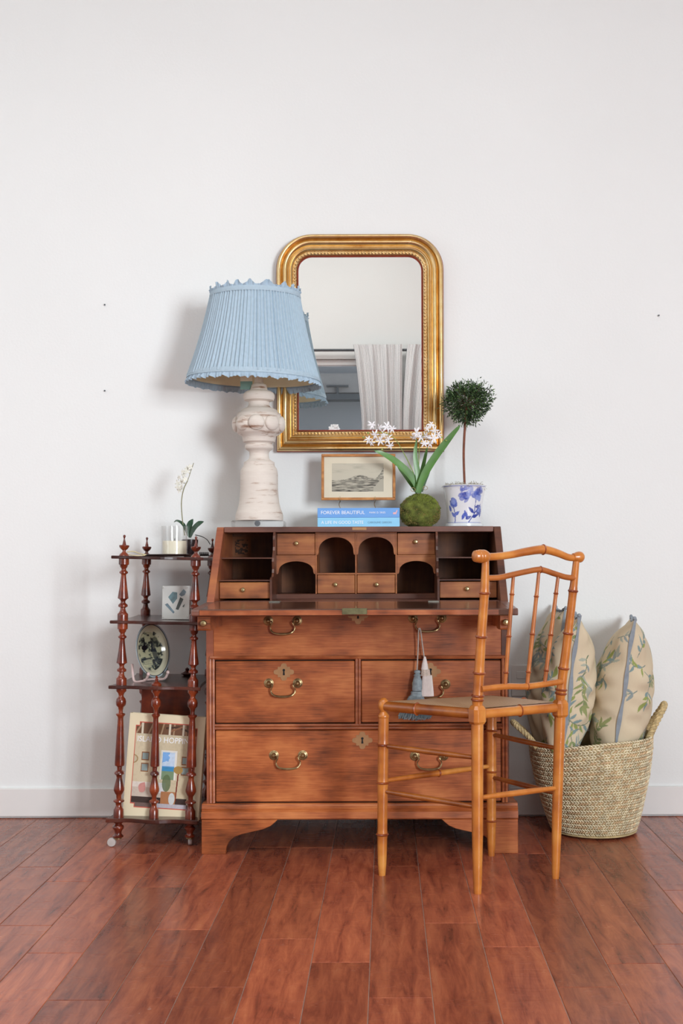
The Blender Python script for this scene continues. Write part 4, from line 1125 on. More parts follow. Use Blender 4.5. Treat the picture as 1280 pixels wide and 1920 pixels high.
for i, x in enumerate(PXs):
    for j, y in enumerate((WYF, WYB)):
        MB().lathe(spin(upper, Z1 - .010, Z2), (x, y, 0), 20).build('spindle', M['mahogany'], ws, sharp=50)
        MB().lathe(spin(upper, Z2 - .010, Z3), (x, y, 0), 20).build('spindle', M['mahogany'], ws, sharp=50)
        MB().lathe(spin(lower, Z3 - .011, Z4), (x, y, 0), 20).build('spindle', M['mahogany'], ws, sharp=50)
        MB().lathe([(r / 4.8 * .001733, Z1 + (965 - yy) / 4.8 * .001733) for yy, r in finial], (x, y, 0), 18).build('finial', M['mahogany'], ws, sharp=50)
        gnd = -(x - WX) * -TILT     # floor height in the tilted frame
        gz_ = (x - WX) * TILT
        # foot
        top = Z4 - .013; bot = gz_ + .030
        ft = MB().lathe([(r * .000365, bot + (top - bot) * q) for q, r in ((0, 34), (.03, 46), (.10, 48), (.14, 36), (.25, 28), (.42, 34), (.58, 50), (.68, 50), (.76, 36), (.84, 28), (.9, 40), (1, 46))], (x, y, 0), 18).build('foot', M['mahogany'], ws, sharp=50)
        left = i == 0
        cx_ = x - .020 if left else x; cy_ = y if left else y + .018
        cs = MB().lathe([(.008, bot), (.012, bot - .001), (.012, bot - .004), (.006, bot - .006), (.0001, bot - .0062)], (x, y, 0), 12)
        cs.tube([(x, y, bot - .004), ((x + cx_) / 2, (y + cy_) / 2, bot - .007), (cx_, cy_, gz_ + .0145)], .0035, 8)
        cs.build('caster_fork', M['brass'], ft)
        MB().lathe([(.004, -.007), (.0135, -.006), (.0142, -.003), (.0142, .003), (.0135, .006), (.004, .007)], (cx_, cy_, gz_ + .0143), 24, axis='Y' if left else 'X').build('caster_wheel', M['wheel'], ft)
# canterbury dividers: middle front spindle with its finial, back one too, and a solid panel
mx_ = WX - .002
MB().lathe(spin(lower, Z3 - .011, Z4, .92), (mx_, WYF + .0, 0), 20).build('spindle', M['mahogany'], ws, sharp=50)
sf = [(.016, 0), (.0165, .004), (.013, .009), (.007, .012), (.0045, .016), (.0055, .020), (.0035, .023), (.0048, .028), (.0001, .0325)]
MB().lathe([(r, Z3 + z) for r, z in sf], (mx_, WYF, 0), 16).build('finial', M['mahogany'], ws)
sf2 = [(.010, 0), (.018, .004), (.023, .008), (.012, .013), (.006, .019), (.008, .024), (.0001, .030)]
MB().lathe([(r, Z3 + z) for r, z in sf2], (WX + .04, WYB - .02, 0), 16).build('finial', M['mahogany'], ws)
MB().box(WX - .09, WX + .078, 3.955, 3.967, Z4, Z3 - .011).build('divider_panel', M['mahogany'], ws, smooth=False, bevel=.001)
ws.rotation_euler = (0, TILT, 0)
def on(z0, X):   # height of a tilted shelf at X
    return z0 - (X - (WX + z0 * TILT)) * TILT

# ---- round tray, candle, orchid, cords on the top
q = P(313, 1042, 3.885); zt_ = on(Z1, q.x) + .0006
tr = MB().lathe([(.0001, .0), (.070, .0), (.080, .002), (.0825, .007), (.0810, .0075), (.078, .0045), (.070, .003), (.0001, .003)], (q.x, 3.885, zt_), 48)
tag(tr.build('tray', M['tray'], None, (q.x, 3.885, zt_)), 'round dark tray under the candle on the whatnot', 'tray')
cq = P(327, 1036, 3.865); zc_ = zt_ + .0034
cd = root('jar_candle', 'ivory candle in a clear glass tumbler on the dark tray', 'candle', (cq.x, 3.865, zc_))
R_ = .0425; hh = .098
MB().lathe([(.0001, 0), (R_ - .002, 0), (R_, .002), (R_ + .0006, hh * .5), (R_ + .001, hh), (R_ - .0012, hh + .0002), (R_ - .0016, hh * .5), (R_ - .002, .004), (.0001, .0035)], (cq.x, 3.865, zc_), 40).build('glass_tumbler', M['glass'], cd)
MB().lathe([(.0001, .0045), (R_ - .003, .0045), (R_ - .0027, .047), (R_ - .005, .0485), (.01, .0475), (.0001, .0475)], (cq.x, 3.865, zc_), 40).build('wax', M['wax'], cd)
MB().tube([(cq.x, 3.865, zc_ + .047), (cq.x + .001, 3.865, zc_ + .057)], .001, 6).build('wick', M['black'], cd)
Yo = 4.01
oq = P(356, 1036, Yo); zo = on(Z1, oq.x) + .0006
oc = root('potted_orchid', 'small ivory orchid spray in a dark pot behind the candle', 'plant', (oq.x, Yo, zo))
MB().lathe([(.020, 0), (.022, .002), (.028, .052), (.0285, .060), (.026, .061), (.025, .052), (.0001, .050)], (oq.x, Yo, zo), 28).build('pot', M['black_pot'], oc)
o_ = lambda x, y, d=0: P(x, y, Yo + d)
blade([o_(356, 1008), o_(354, 998), o_(355, 985), o_(362, 973)], [(0, .003), (.4, .012), (.8, .009), (1, .0005)], (.2, -1, .2), .2).build('leaf', M['leaf_dark'], oc)
blade([o_(357, 1008, -.01), o_(362, 995, -.02), o_(371, 984, -.03), o_(382, 978, -.035)], [(0, .003), (.4, .0135), (.75, .012), (1, .0008)], (-.3, -1, .8), .2).build('leaf', M['leaf_dark'], oc)
blade([o_(352, 1004), o_(344, 985), o_(333, 977), o_(326, 979)], [(0, .003), (.4, .009), (.8, .007), (1, .0005)], (.1, -.5, 1), .2).build('leaf', M['leaf_dark'], oc)
MB().tube(crv([o_(346, 1004), o_(342, 975), o_(340, 950), o_(341, 932), o_(345, 915), o_(352, 900), o_(358, 882), o_(363, 868)]), [.0018] * 40 + [.0012] * 17, 6).build('flower_stem', M['stem_grey'], oc)
rn = random.Random(31)
for (x, y) in ((336, 895), (341, 903), (334, 906), (345, 890), (350, 884), (340, 912), (334, 914), (347, 898), (352, 878), (343, 884), (337, 920), (356, 876)):
    c = o_(x, y, rn.uniform(-.012, .012))
    flower_mesh(c, (rn.uniform(-1, .6), -1, rn.uniform(-.6, .6)), .0115, rn, 5, wid=.26).build('flower', M['petal_warm'], oc)
tag(MB().tube(crv([P(238, 1035, 3.80), P(250, 1034, 3.82), P(262, 1038, 3.80), P(274, 1040, 3.79)]), .0018, 6).tube(crv([P(241, 1040, 3.78), P(256, 1042, 3.775), P(272, 1041, 3.785)]), .0016, 6).build('pale_cord', M['twine_pale'], None, P(256, 1041, 3.79)), 'pale loose cord ends lying on the whatnot top beside the tray', 'cord')
cb = MB().tube(crv([P(366, 1003, 4.02), P(378, 1006, 4.06), P(388, 1012, 4.10), P(394, 1021, 4.11)]), .0014, 6)
cb.tube([P(374 + i * .32, 1040.5, 4.05) + Vector((0, cos(i * .9) * .006, sin(i * .9) * .006 + .003)) for i in range(56)], .0016, 5)
tag(cb.build('power_cord', M['black'], None, P(382, 1040, 4.05)), 'black coiled cord at the right back of the whatnot top', 'cord')

# ---- second shelf: framed shards
def tilted_quad(c, yaw, lean):
    return Matrix.Translation(c) @ Matrix.Rotation(yaw, 4, 'Z') @ Matrix.Rotation(lean, 4, 'X')
ya = 3.86
aq = P(329, 1163, ya); za = on(Z2, aq.x) + .0012
fa = root('shard_block', 'square acrylic block with blue-grey sea pottery shards on the second shelf', 'artwork', (aq.x, ya, za))
m4 = tilted_quad((aq.x, ya, za), radians(-7), radians(-3))
wA, hA = .047, .112
MB().box(-wA, wA, 0, .020, 0, hA).xf(m4).build('backing_block', M['paper_white'], fa, smooth=False, bevel=.001)
MB().box(-wA, wA, -.006, -.0008, 0, hA).xf(m4).build('clear_front', M['glass'], fa, smooth=False)
rn = random.Random(2)
def shard(pts, mat):
    MB().prism([(-wA + 2 * wA * a, hA * b) for a, b in pts], -.0006, .0, 'XZ').xf(m4).build('shard', M[mat], fa, smooth=False)
shard([(.22, .66), (.38, .82), (.55, .80), (.55, .62), (.40, .46)], 'shard_a')
shard([(.62, .74), (.78, .90), (.88, .82), (.82, .72), (.70, .68)], 'shard_b')
shard([(.10, .44), (.20, .48), (.46, .22), (.42, .17)], 'shard_b')
shard([(.50, .30), (.66, .66), (.78, .60), (.60, .28)], 'shard_c')
shard([(.74, .38), (.83, .46), (.80, .36)], 'shard_c')
for (a, b) in ((.06, .06), (.94, .06), (.06, .94), (.94, .94)):
    MB().lathe([(.0018, -.0085), (.0018, -.006), (.0001, -.009)], (-wA + 2 * wA * a, 0, hA * b), 8, axis='Y').xf(m4).build('pin', M['chrome'], fa)

# ---- third shelf: oval plate on a stand with a card
yp = 3.88
pq = P(286, 1224, yp); zs = on(Z3, pq.x) + .0008
pl = root('decorative_plate', 'cream plate with dark blue-grey transfer landscape on the third shelf', 'plate', (pq.x, yp, zs))
Rp = .0915
mp = Matrix.Translation((pq.x, yp, zs + .104)) @ Matrix.Rotation(radians(65), 4, 'Z') @ Matrix.Rotation(radians(-8), 4, 'X')
nr, na = 60, 160
V = []; uu = []; vv = []
for j in range(nr + 1):
    r = Rp * (.002 + .998 * j / nr)
    t = r / Rp; d = .012 * (1 - np.clip((t - .68) / .14, 0, 1)) + (.0 if t < .82 else -.004 * (t - .82) / .18)
    for i in range(na):
        a = 2 * pi * i / na; V.append(tuple(mp @ Vector((r * cos(a), d, r * sin(a))))); uu.append(t * cos(a)); vv.append(t * sin(a))
u = np.array(uu); v = np.array(vv); pt = Paint(u, v, '#cfcbb0'); R2 = np.sqrt(u * u + v * v)
pt.m((R2 > .93) & (R2 < .965), '#3b4650'); pt.m(R2 > .965, '#b7c3c8')
pt.m(R2 < .70, '#b9b896'); g1 = fbm(u * 6 + 4, v * 7 + 2)
pt.m((R2 < .74) & (g1 > .52), '#4d5a52', .75); pt.m((R2 < .74) & (g1 > .60), '#141a22', .85)
pt.m((R2 < .7) & (v < -.25) & (np.sin(v * 90) > .2) & (fbm(u * 5, v * 12) > .4), '#5a646a', .6)
pt.ell(-.30, .12, .16, .10, '#0e131c'); pt.line([(-.3, .1), (-.26, .42)], .035, '#0e131c'); pt.line([(-.45, -.30), (.1, -.27)], .02, '#222b30')
pt.ell(.28, -.1, .14, .42, '#2c3740', .3, .8); pt.ell(.40, .30, .16, .2, '#39443f', .5, .7)
mb = MB(); mb.add(V, [(j * na + i, j * na + (i + 1) % na, (j + 1) * na + (i + 1) % na, (j + 1) * na + i) for j in range(nr) for i in range(na)])
mb.build('plate_face', M['paint_glaze'], pl, colors=pt.c)
MB().lathe([(.0001, .0165), (.05, .0165), (.052, .019), (.055, .016), (.065, .014), (.080, .003), (Rp + .001, -.002), (Rp, -.0045)], (0, 0, 0), 64, axis='Y', cap=False).xf(mp).build('plate_back', M['plate_back'], pl)
st = root('plate_stand', 'clear and pink plate stand under the round plate', 'stand', (pq.x, yp, zs))
for s in (-1, 1):
    c = Vector((pq.x + s * .026 - .004, yp + s * .032 - .01, zs))
    MB().tube(crv([c + Vector((.028, -.022, .026)), c + Vector((.018, -.014, .010)), c + Vector((0, 0, .004)), c + Vector((-.028, .022, .005)), c + Vector((-.035, .026, .06))]), .0042, 8).build('stand_arm', M['blush'], st)
    MB().ball(c + Vector((.029, -.023, .030)), (.006, .006, .007), 10, 8).build('knob', M['blush'], st)
MB().tube([(pq.x - .03, yp + .0, zs + .005), (pq.x + .022, yp + .045, zs + .005)], .004, 8).build('cross_bar', M['blush'], st)
kq = P(290, 1285, 3.995)
kc = root('greeting_card', 'pale grey and pink card leaning behind the plate', 'card', (kq.x, 3.995, on(Z3, kq.x) + .0008))
z_ = on(Z3, kq.x) + .0012; xa, xb = P(268, 1285, 3.995).x, P(315, 1285, 3.995).x
u, v = np.meshgrid(np.linspace(0, 1, 40), np.linspace(0, 1, 60)); pt = Paint(u, v, '#b9a9a6'); pt.m(v < .34, '#8d8a80'); pt.m((fbm(u * 5, v * 9) > .52) & (v < .4), '#6f7f80', .7); pt.m((fbm(u * 4 + 7, v * 5) > .55) & (v > .4), '#c4a09c', .7)
MB().grid(lambda s, t: (xa + (xb - xa) * s, 3.990 + .012 * t, z_ + .125 * t), 39, 59).build('card_front', M['paint_matte'], kc, colors=pt.c)
MB().add([(xa, 3.9912, z_), (xb, 3.9912, z_), (xb, 3.9935, z_), (xa, 3.9935, z_), (xa, 4.0032, z_ + .125), (xb, 4.0032, z_ + .125), (xb, 4.006, z_ + .125), (xa, 4.006, z_ + .125)], [(0,3,2,1),(4,5,6,7),(0,1,5,4),(1,2,6,5),(2,3,7,6),(3,0,4,7)]).build('card_back', M['paper'], kc, smooth=False)

# ---- tall book in the lower rack
yk = 3.783
bq = P(301, 1533, yk)
zk = on(Z4, bq.x) + .0006
ib = root('island_book', 'large cream coffee table book with a tropical room cover in the whatnot rack', 'book', (bq.x, yk, zk))
BL = P(229, 1531, yk); TL = P(237, 1336, yk + .022); TR = P(379, 1345, yk + .022); 
ex = (TR - TL); bw_ = ex.length; ex = ex.normalized(); ez = (TL - BL); bh = ez.length; ez = ez.normalized(); ey = ez.cross(ex).normalized()
if ey.y < 0: ey = -ey
ez = ex.cross(-ey).normalized() if ex.cross(-ey).z > 0 else -ex.cross(-ey).normalized()
BM = lambda a, b, d=0: BL + ex * (a * bw_) + ez * (b * bh) + ey * d
def bbox(a0, a1, b0, b1, d0, d1):
    v = [BM(a0, b0, d0), BM(a1, b0, d0), BM(a1, b0, d1), BM(a0, b0, d1), BM(a0, b1, d0), BM(a1, b1, d0), BM(a1, b1, d1), BM(a0, b1, d1)]
    return MB().add(v, [(0,3,2,1),(4,5,6,7),(0,1,5,4),(1,2,6,5),(2,3,7,6),(3,0,4,7)])
bbox(0, 1, 0, 1, 0, .003).build('front_cover', M['cream_cover'], ib, smooth=False)
bbox(0, .012, 0, 1, .003, .030).build('spine', M['cream_cover'], ib, smooth=False)
bbox(0, 1, 0, 1, .030, .033).build('back_cover', M['cream_cover'], ib, smooth=False)
bbox(.013, .985, .012, .988, .0032, .0298).build('pages', M['paper'], ib, smooth=False)
nu, nv = 300, 400
u, v = np.meshgrid(np.linspace(0, 1, nu), np.linspace(0, 1, nv))
pt = Paint(u, v, '#e6d8b8')
fx0, fx1, fy0, fy1 = .085, .905, .095, .925
def notched(e):
    m = (u > fx0 + e) & (u < fx1 - e) & (v > fy0 + e) & (v < fy1 - e)
    for cx_, cy_ in ((fx0, fy0), (fx1, fy0), (fx0, fy1), (fx1, fy1)): m &= ~((np.abs(u - cx_) < .05 + e) & (np.abs(v - cy_) < .035 + e * .8))
    return m
pt.m(notched(0), '#c4604f'); pin = notched(.010); base = pt.c.copy()
U = (u - fx0) / (fx1 - fx0); V_ = (v - fy0) / (fy1 - fy0); pt.u, pt.v = U, V_
pt.m(U > -9, '#d2c4a6'); pt.m(np.clip(U - .4, 0, 1) * 1.0, '#9a8c6c', .5)
pt.rect(0, 1, .86, 1, '#6e4c36'); 
for k in range(5): pt.line([(.02 + k * .2, .87), (.12 + k * .17, 1)], .012, '#a3876a')
pt.line([(.5, .94), (.70, .96), (.9, .90)], .012, '#4a3328'); pt.line([(.55, .9), (.78, .97)], .010, '#8a5f45')
for k in (.10, .32, .54, .76): pt.rect(k, k + .03, .86, .99, '#d9d0bb')
pt.rect(0, 1, .845, .862, '#c9bea2')
pt.rect(.44, .70, .34, .68, '#e5e2d8'); pt.rect(.47, .67, .44, .66, '#7fb2ea'); pt.rect(.47, .67, .44, .49, '#3f8fc0'); pt.rect(.47, .67, .34, .44, '#7a9474')
pt.m((U > .47) & (U < .67) & (V_ > .5) & (V_ < .66) & (fbm(U * 8, V_ * 8) > .52), '#d5e4f2', .8)
pt.ell(-.02, .565, .10, .055, '#a58c62'); pt.ell(-.02, .565, .08, .043, '#c4b89c')
for (x, y) in ((.13, .55), (.13, .42), (.78, .52), (.78, .40), (.90, .52), (.90, .40)):
    pt.frame(x, x + .125, y, y + .10, .012, '#8a5a38', '#8b9a98')
pt.rect(0, .52, .13, .24, '#c9bcae'); pt.rect(0, .52, .24, .30, '#ded5ca'); pt.rect(0, .9, 0, .13, '#3d3330'); pt.rect(0, 1, 0, .06, '#6f5d58')
pt.leaf(.14, .18, 1.0, .14, .06, '#c98e86'); pt.rect(.40, .55, .18, .30, '#d8d8d8')
pt.line([(.72, .10), (.74, .42)], .010, '#7a2a20'); pt.ell(.735, .46, .075, .045, '#a9884e'); 
pt.ell(.56, .30, .07, .10, '#5e7350', 0, .9); pt.rect(.48, .72, .06, .20, '#b07a52'); pt.ell(.66, .12, .05, .07, '#cdd2d0'); pt.m((V_ < .06) & (U > .4) & (U < .9), '#c9c6cf', .8)
pt.m((fbm(U * 40, V_ * 40) - .5) * .7, '#40382e', .5)
cov = np.where(pin[..., None], pt.c, base)
mb = MB(); mb.v = [tuple(BM(.0 + a, b, -.0006)) for b in np.linspace(0.003, .997, nv) for a in np.linspace(0.003, .997, nu)]
mb.f = [(j * nu + i, j * nu + i + 1, (j + 1) * nu + i + 1, (j + 1) * nu + i) for j in range(nv - 1) for i in range(nu - 1)]
mb.build('cover_print', M['paint_gloss'], ib, colors=cov)
ang = math.atan2(ex.z, ex.x)
rt = Matrix((ex, ez, -ey)).transposed().to_euler()
wtext('ISLAND HOPPING', BM(.118, .755, -.0012), .0262, M['ink_white'], ib, rot=rt, sx=.90)

# ============================================================ bamboo chair
ch = root('bamboo_chair', 'honey-coloured faux bamboo side chair with cane seat at the bureau', 'chair', P(900, 1640, 3.40) * 1)
ch.location.z = 0; ORG[ch.name] = Vector(ch.location)
ch_rn = random.Random(8)
def pole(pts, name, rings=(), r=.014, rr=1.22, mat='bamboo', seg=16, taper=None, caps=True, rt=.0035):
    """bamboo-like pole through pts; rings = list of points on the path (world) that carry a node"""
    c = crv(pts, 10); L = [0]
    for a, b in zip(c[:-1], c[1:]): L.append(L[-1] + (b - a).length)
    tot = L[-1]
    def at(s):
        for i in range(len(c) - 1):
            if L[i + 1] >= s: 
                t = (s - L[i]) / max(1e-9, L[i + 1] - L[i]); return c[i].lerp(c[i + 1], t)
        return c[-1]
    rs = []
    for p in rings:
        d = [(q - p).length for q in c]; i = d.index(min(d)); rs.append(L[i])
    ss = set(np.linspace(0, tot, 28))
    for s in rs: ss |= {s - .014, s - .006, s - .002, s, s + .002, s + .006, s + .014}
    ss = sorted(s for s in ss if 0 <= s <= tot)
    P_, R__ = [], []
    for s in ss:
        base = r if taper is None else float(np.interp(s / tot, [a for a, _ in taper], [b for _, b in taper]))
        for q in rs:
            d = abs(s - q)
            if d < .014: base *= 1 + .10 * (1 - d / .014)
        P_.append(at(s)); R__.append(base)
    o = MB().tube(P_, R__, seg).build(name, M[mat], ch)
    for s in rs:
        i = min(range(len(ss)), key=lambda k: abs(ss[k] - s)); a = at(max(0, s - rt)); b = at(min(tot, s + rt)); m_ = at(s)
        R0 = R__[i]
        MB().tube([a, a.lerp(m_, .5), m_, m_.lerp(b, .5), b], [R0 * .98, R0 * 1.13, R0 * rr * .97, R0 * 1.13, R0 * .98], seg).build('node_ring', M['bamboo_ring'], o)
    return o
yA, yB_, yC, yD = 3.406, 3.214, 3.629, 3.366
A0 = P(716, 1640, yA); B0 = P(895, 1674, yB_); C0 = P(921, 1604, yC); D0 = P(1041, 1647, yD)
for p_ in (A0, B0, C0, D0): p_.z = .0
Pl = lambda x, y: P(x, y, 3.206 + (1340 - y) / 300 * -.018 if y < 1345 else 3.216)
Bt = [P(895, 1328, 3.222), P(895, 1312, 3.221), P(898, 1262, 3.216), P(902, 1194, 3.208), P(908, 1112, 3.198), P(910, 1048, 3.190)]
Dt = [P(1050, 1316, 3.366), P(1051, 1300, 3.364), P(1056.5, 1253, 3.358), P(1065, 1187.5, 3.350), P(1074, 1108, 3.340), P(1080, 1052, 3.333)]
tpr = [(0, .0135), (.15, .0145), (.5, .0125), (.8, .0118), (1, .0098)]
pole(Bt, 'back_post', [Bt[1] + Vector((0, 0, .002)), P(896, 1304, 3.22), Bt[2], Bt[3], Bt[4]], taper=[(0, .0145), (.15, .0145), (.5, .0132), (.8, .0125), (1, .0098)])
pole(Dt, 'back_post', [Dt[1] + Vector((0, 0, -.002)), P(1052, 1292, 3.364), Dt[2], Dt[3], Dt[4]], taper=[(0, .0135), (.15, .014), (.5, .0125), (.8, .0118), (1, .0095)])
lgt = [(0, .0105), (.06, .0125), (.35, .0158), (.75, .0168), (1, .0175)]
Bb = P(894.5, 1342, 3.222); Db = P(1050, 1330, 3.366)
pole([B0, (B0 + Bb) / 2 + Vector((0, 0, 0)), Bb], 'leg', taper=lgt)
pole([D0, P(1045, 1490, 3.367), Db], 'leg', taper=[(0, .0100), (.06, .012), (.35, .0148), (.75, .0160), (1, .0165)])
def block(c, s, h, name='seat_block'):
    ax = math.atan2((D0 - B0).y, (D0 - B0).x); mb = MB(); cch = s * .42
    pts = [(s, s - cch), (s - cch, s), (-s + cch, s), (-s, s - cch), (-s, -s + cch), (-s + cch, -s), (s - cch, -s), (s, -s + cch)]
    V = []; hs = ((-h, .80), (-h * .72, 1), (h * .60, 1), (h, .72))
    for z, k in hs: V += [(a * k, b * k, z) for a, b in pts]
    fs = [tuple(range(8))[::-1], tuple(range(24, 32))] + [(r * 8 + i, r * 8 + (i + 1) % 8, (r + 1) * 8 + (i + 1) % 8, (r + 1) * 8 + i) for r in range(3) for i in range(8)]
    mb.add(V, fs).xf(Matrix.Translation(c) @ Matrix.Rotation(ax, 4, 'Z')); return mb.build(name, M['bamboo'], ch, smooth=False, bevel=.0008)
block(P(894.5, 1340, 3.222), .0215, .026); block(P(1050, 1328, 3.366), .0205, .025)
# front legs
At = P(718, 1332, yA); Ct = P(921, 1320, yC)
pole([A0, P(717, 1500, yA), P(719, 1345, yA)], 'leg', [P(718, 1398, yA), P(717, 1465, yA), P(716.5, 1565, yA)], taper=[(0, .0100), (.08, .0130), (.2, .0145), (.6, .0155), (1, .0155)])
MB().lathe([(.0155, 0), (.017, .003), (.0165, .008), (.0125, .013), (.010, .018), (.0115, .022), (.0155, .030), (.0165, .040), (.0135, .051), (.007, .058), (.0001, .060)], P(719, 1346, yA), 20).build('leg_knob', M['bamboo'], ch)
pole([C0, P(921, 1480, yC), P(921.5, 1312, yC)], 'leg', [P(921.5, 1438, yC), P(921, 1534, yC), P(921.5, 1372, yC)], taper=[(0, .0100), (.08, .0130), (.2, .0145), (.6, .0155), (1, .0155)])
# seat rails
Bs = P(894.5, 1339, 3.222); Ds = P(1050, 1326, 3.366); As = P(719, 1324, yA); Cs = P(921, 1312, yC)
mid = lambda a, b, t=.5: a.lerp(b, t)
pole([mid(Bs, Ds, .05), mid(Bs, Ds, .95)], 'seat_rail', [mid(Bs, Ds, .54)], r=.0140, rt=.002)
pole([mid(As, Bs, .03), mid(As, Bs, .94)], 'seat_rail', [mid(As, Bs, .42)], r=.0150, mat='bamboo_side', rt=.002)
pole([mid(As, Cs, .03), mid(As, Cs, .97)], 'seat_rail', [mid(As, Cs, .5)], r=.014, rt=.002)
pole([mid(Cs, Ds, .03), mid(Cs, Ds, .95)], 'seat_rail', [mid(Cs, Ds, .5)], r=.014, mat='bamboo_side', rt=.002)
# cane seat
def seatpt(u, v):
    p = (As.lerp(Bs, u)).lerp(Cs.lerp(Ds, u), v); b = min(1, 4 * min(u, 1 - u)) * min(1, 4 * min(v, 1 - v))
    return (p.x, p.y, p.z + .0142 + .002 * b)
inn = lambda t: -.00 + 1.0 * t
MB().grid(lambda u, v: seatpt(.02 + .95 * u, .02 + .96 * v), 24, 24).build('cane_seat', M['cane'], ch)
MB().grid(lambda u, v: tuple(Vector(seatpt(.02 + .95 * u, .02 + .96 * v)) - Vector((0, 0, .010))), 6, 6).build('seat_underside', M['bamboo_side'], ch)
# stretchers
def st_(x0, y0, Y0, x1, y1, Y1, r=.0075, rings=None, mat='bamboo_side', nm='stretcher'):
    a = P(x0, y0, Y0); b = P(x1, y1, Y1); m_ = mid(a, b)
    pole([a, m_, b], nm, [mid(a, b, rings)] if rings else [], taper=[(0, r * .78), (.3, r * 1.08), (.5, r * 1.15), (.7, r * 1.08), (1, r * .78)], mat=mat, seg=12)
st_(718, 1398, yA, 893, 1421, 3.216); st_(717, 1483, yA, 893, 1513, 3.215)
st_(717, 1464, yA, 921, 1436, yC, .0080, .52, 'bamboo')
st_(921, 1377, yC, 1049, 1404, yD); st_(921, 1457, yC, 1047, 1488, yD)
st_(895, 1496, 3.215, 1046, 1477, yD, .0078, None, 'bamboo')
# back: top rail, second rail, spindles, lower rail
def P2(x, y):
    t = (x - 909) / (1080 - 909); return P(x, y, 3.190 + t * (3.334 - 3.190) - (y - 1045) * -.00008)
top = [P2(897, 1043), P2(922, 1044), P2(955, 1040.5), P2(985, 1034.5), P2(1018, 1030.5), P2(1045, 1037), P2(1065, 1045), P2(1082, 1046)]
pole(top, 'top_rail', [P2(1018, 1030.5)], taper=[(0, .0125), (.12, .0105), (.3, .0105), (.6, .0125), (.9, .0100), (1, .010)], rt=.0025)
ax = math.atan2((Dt[-1] - Bt[-1]).y, (Dt[-1] - Bt[-1]).x)
def knobx(c, prof, nm='rail_knob'):
    MB().lathe(prof, (0, 0, 0), 20, axis='X').xf(Matrix.Translation(c) @ Matrix.Rotation(ax, 4, 'Z')).build(nm, M['bamboo'], ch)
knobx(P2(904, 1043), [(.0001, -.029), (.010, -.0285), (.0155, -.025), (.0165, -.020), (.0175, -.018), (.0170, -.013), (.0185, -.011), (.0185, -.005), (.0175, -.003), (.0185, -.001), (.018, .008), (.014, .016), (.0105, .021), (.0001, .022)])
knobx(P2(1084, 1044.5), [(.0001, -.020), (.011, -.019), (.0125, -.012), (.0150, -.007), (.0165, .002), (.0155, .009), (.011, .0145), (.0001, .0165)])
sec = [P2(910, 1084), P2(935, 1083), P2(958, 1078), P2(985, 1072), P2(1013, 1068), P2(1040, 1076), P2(1060, 1082), P2(1078, 1084)]
pole(sec, 'cross_rail', [P2(1014, 1068.5)], r=.0082, mat='bamboo_mid', rt=.002)
pole([P2(902, 1292), P2(950, 1287), P2(988, 1287), P2(1053, 1278)], 'lower_rail', [P2(988, 1287)], r=.0088, rt=.0015)
for (x0, y0, x1, y1, nodes) in ((962, 1081, 946.5, 1284, ((959.5, 1116), (952.5, 1195), (947.5, 1261))), (1010, 1072, 988, 1284, ((1006.5, 1114), (996.5, 1193), (989.5, 1259))), (1046, 1080, 1021, 1280, ((1042.5, 1111), (1032.5, 1190), (1024, 1255)))):
    pole([P2(x0, y0), P2((x0 + x1) / 2 + (0), (y0 + y1) / 2), P2(x1, y1)], 'spindle', [P2(*n) for n in nodes], taper=[(0, .0048), (.25, .0056), (.6, .0062), (1, .0058)], rr=1.42, mat='bamboo_mid', seg=12, rt=.003)

# ============================================================ tassels on the drawer pull
Yh = DF - .018
def tassel(name, label, cat, hx, hy, cordpts, build):
    o0 = P(hx, hy, Yh); r = root(name, label, cat, o0); build(r); 
    cp = [P(x, y, Yh + d) for x, y, d in cordpts]
    MB().tube(crv(cp), .0021, 8).build('cord', M['tassel_cord'], r); return r
s3 = (Yh) / F
def tprof(pr, cx, mat, r, nm, seg=28, flute=0, fa=0):
    """(y px, half width px)"""
    pts = [(w_ * s3, P(cx, y, Yh).z) for y, w_ in pr]; c = P(cx, pr[0][0], Yh)
    mb = MB(); n = len(pts); V = []
    for (w_, z) in pts[::-1]:
        for k in range(seg):
            a = 2 * pi * k / seg; q = w_ * (1 + fa * (abs(sin(a * flute / 2)) - .5)) if flute else w_
            V.append((c.x + q * cos(a), Yh - .002 + q * .72 * sin(a), z))
    f = [(i * seg + k, i * seg + (k + 1) % seg, (i + 1) * seg + (k + 1) % seg, (i + 1) * seg + k) for i in range(n - 1) for k in range(seg)]
    f += [tuple(range(seg))[::-1], tuple(range((n - 1) * seg, n * seg))]
    return mb.add(V, f).build(nm, M[mat], r)
def blue(r):
    tprof([(1256, 3), (1257, 5.5), (1261, 6), (1263, 4), (1265, 6.5), (1267, 6.5), (1268, 5.5), (1275, 8), (1283, 9), (1291, 9.5), (1295, 9)], 782, 'tassel_blue', r, 'head', flute=10, fa=.10)
    tprof([(1296, 11), (1299, 12), (1301, 11), (1303, 13), (1306, 13)], 781, 'tassel_blue', r, 'collar', flute=28, fa=.08)
    rn = random.Random(3)
    tprof([(1306, 12), (1320, 20), (1332, 27), (1343, 29)], 779, 'tassel_blue2', r, 'skirt_core', seg=72, flute=36, fa=.12)
    mb = MB()
    for k in range(170):
        a = 2 * pi * k / 170; x0 = 780 + 13 * cos(a); x1 = 777.5 + 30 * cos(a) + rn.uniform(-1.5, 1.5); y1 = 1346 + rn.uniform(-3, 4) - 4 * cos(a) ** 2
        d = .72 * sin(a)
        mb.tube([P(x0, 1305, Yh + 13 * s3 * d), P((x0 + x1) / 2, 1324, Yh + 22 * s3 * d), P(x1, y1 + 1.5, Yh + min(30 * s3 * d, .012))], [.0011, .0014, .0016], 4)
    mb.build('fringe', M['tassel_blue'], r, kind='stuff')
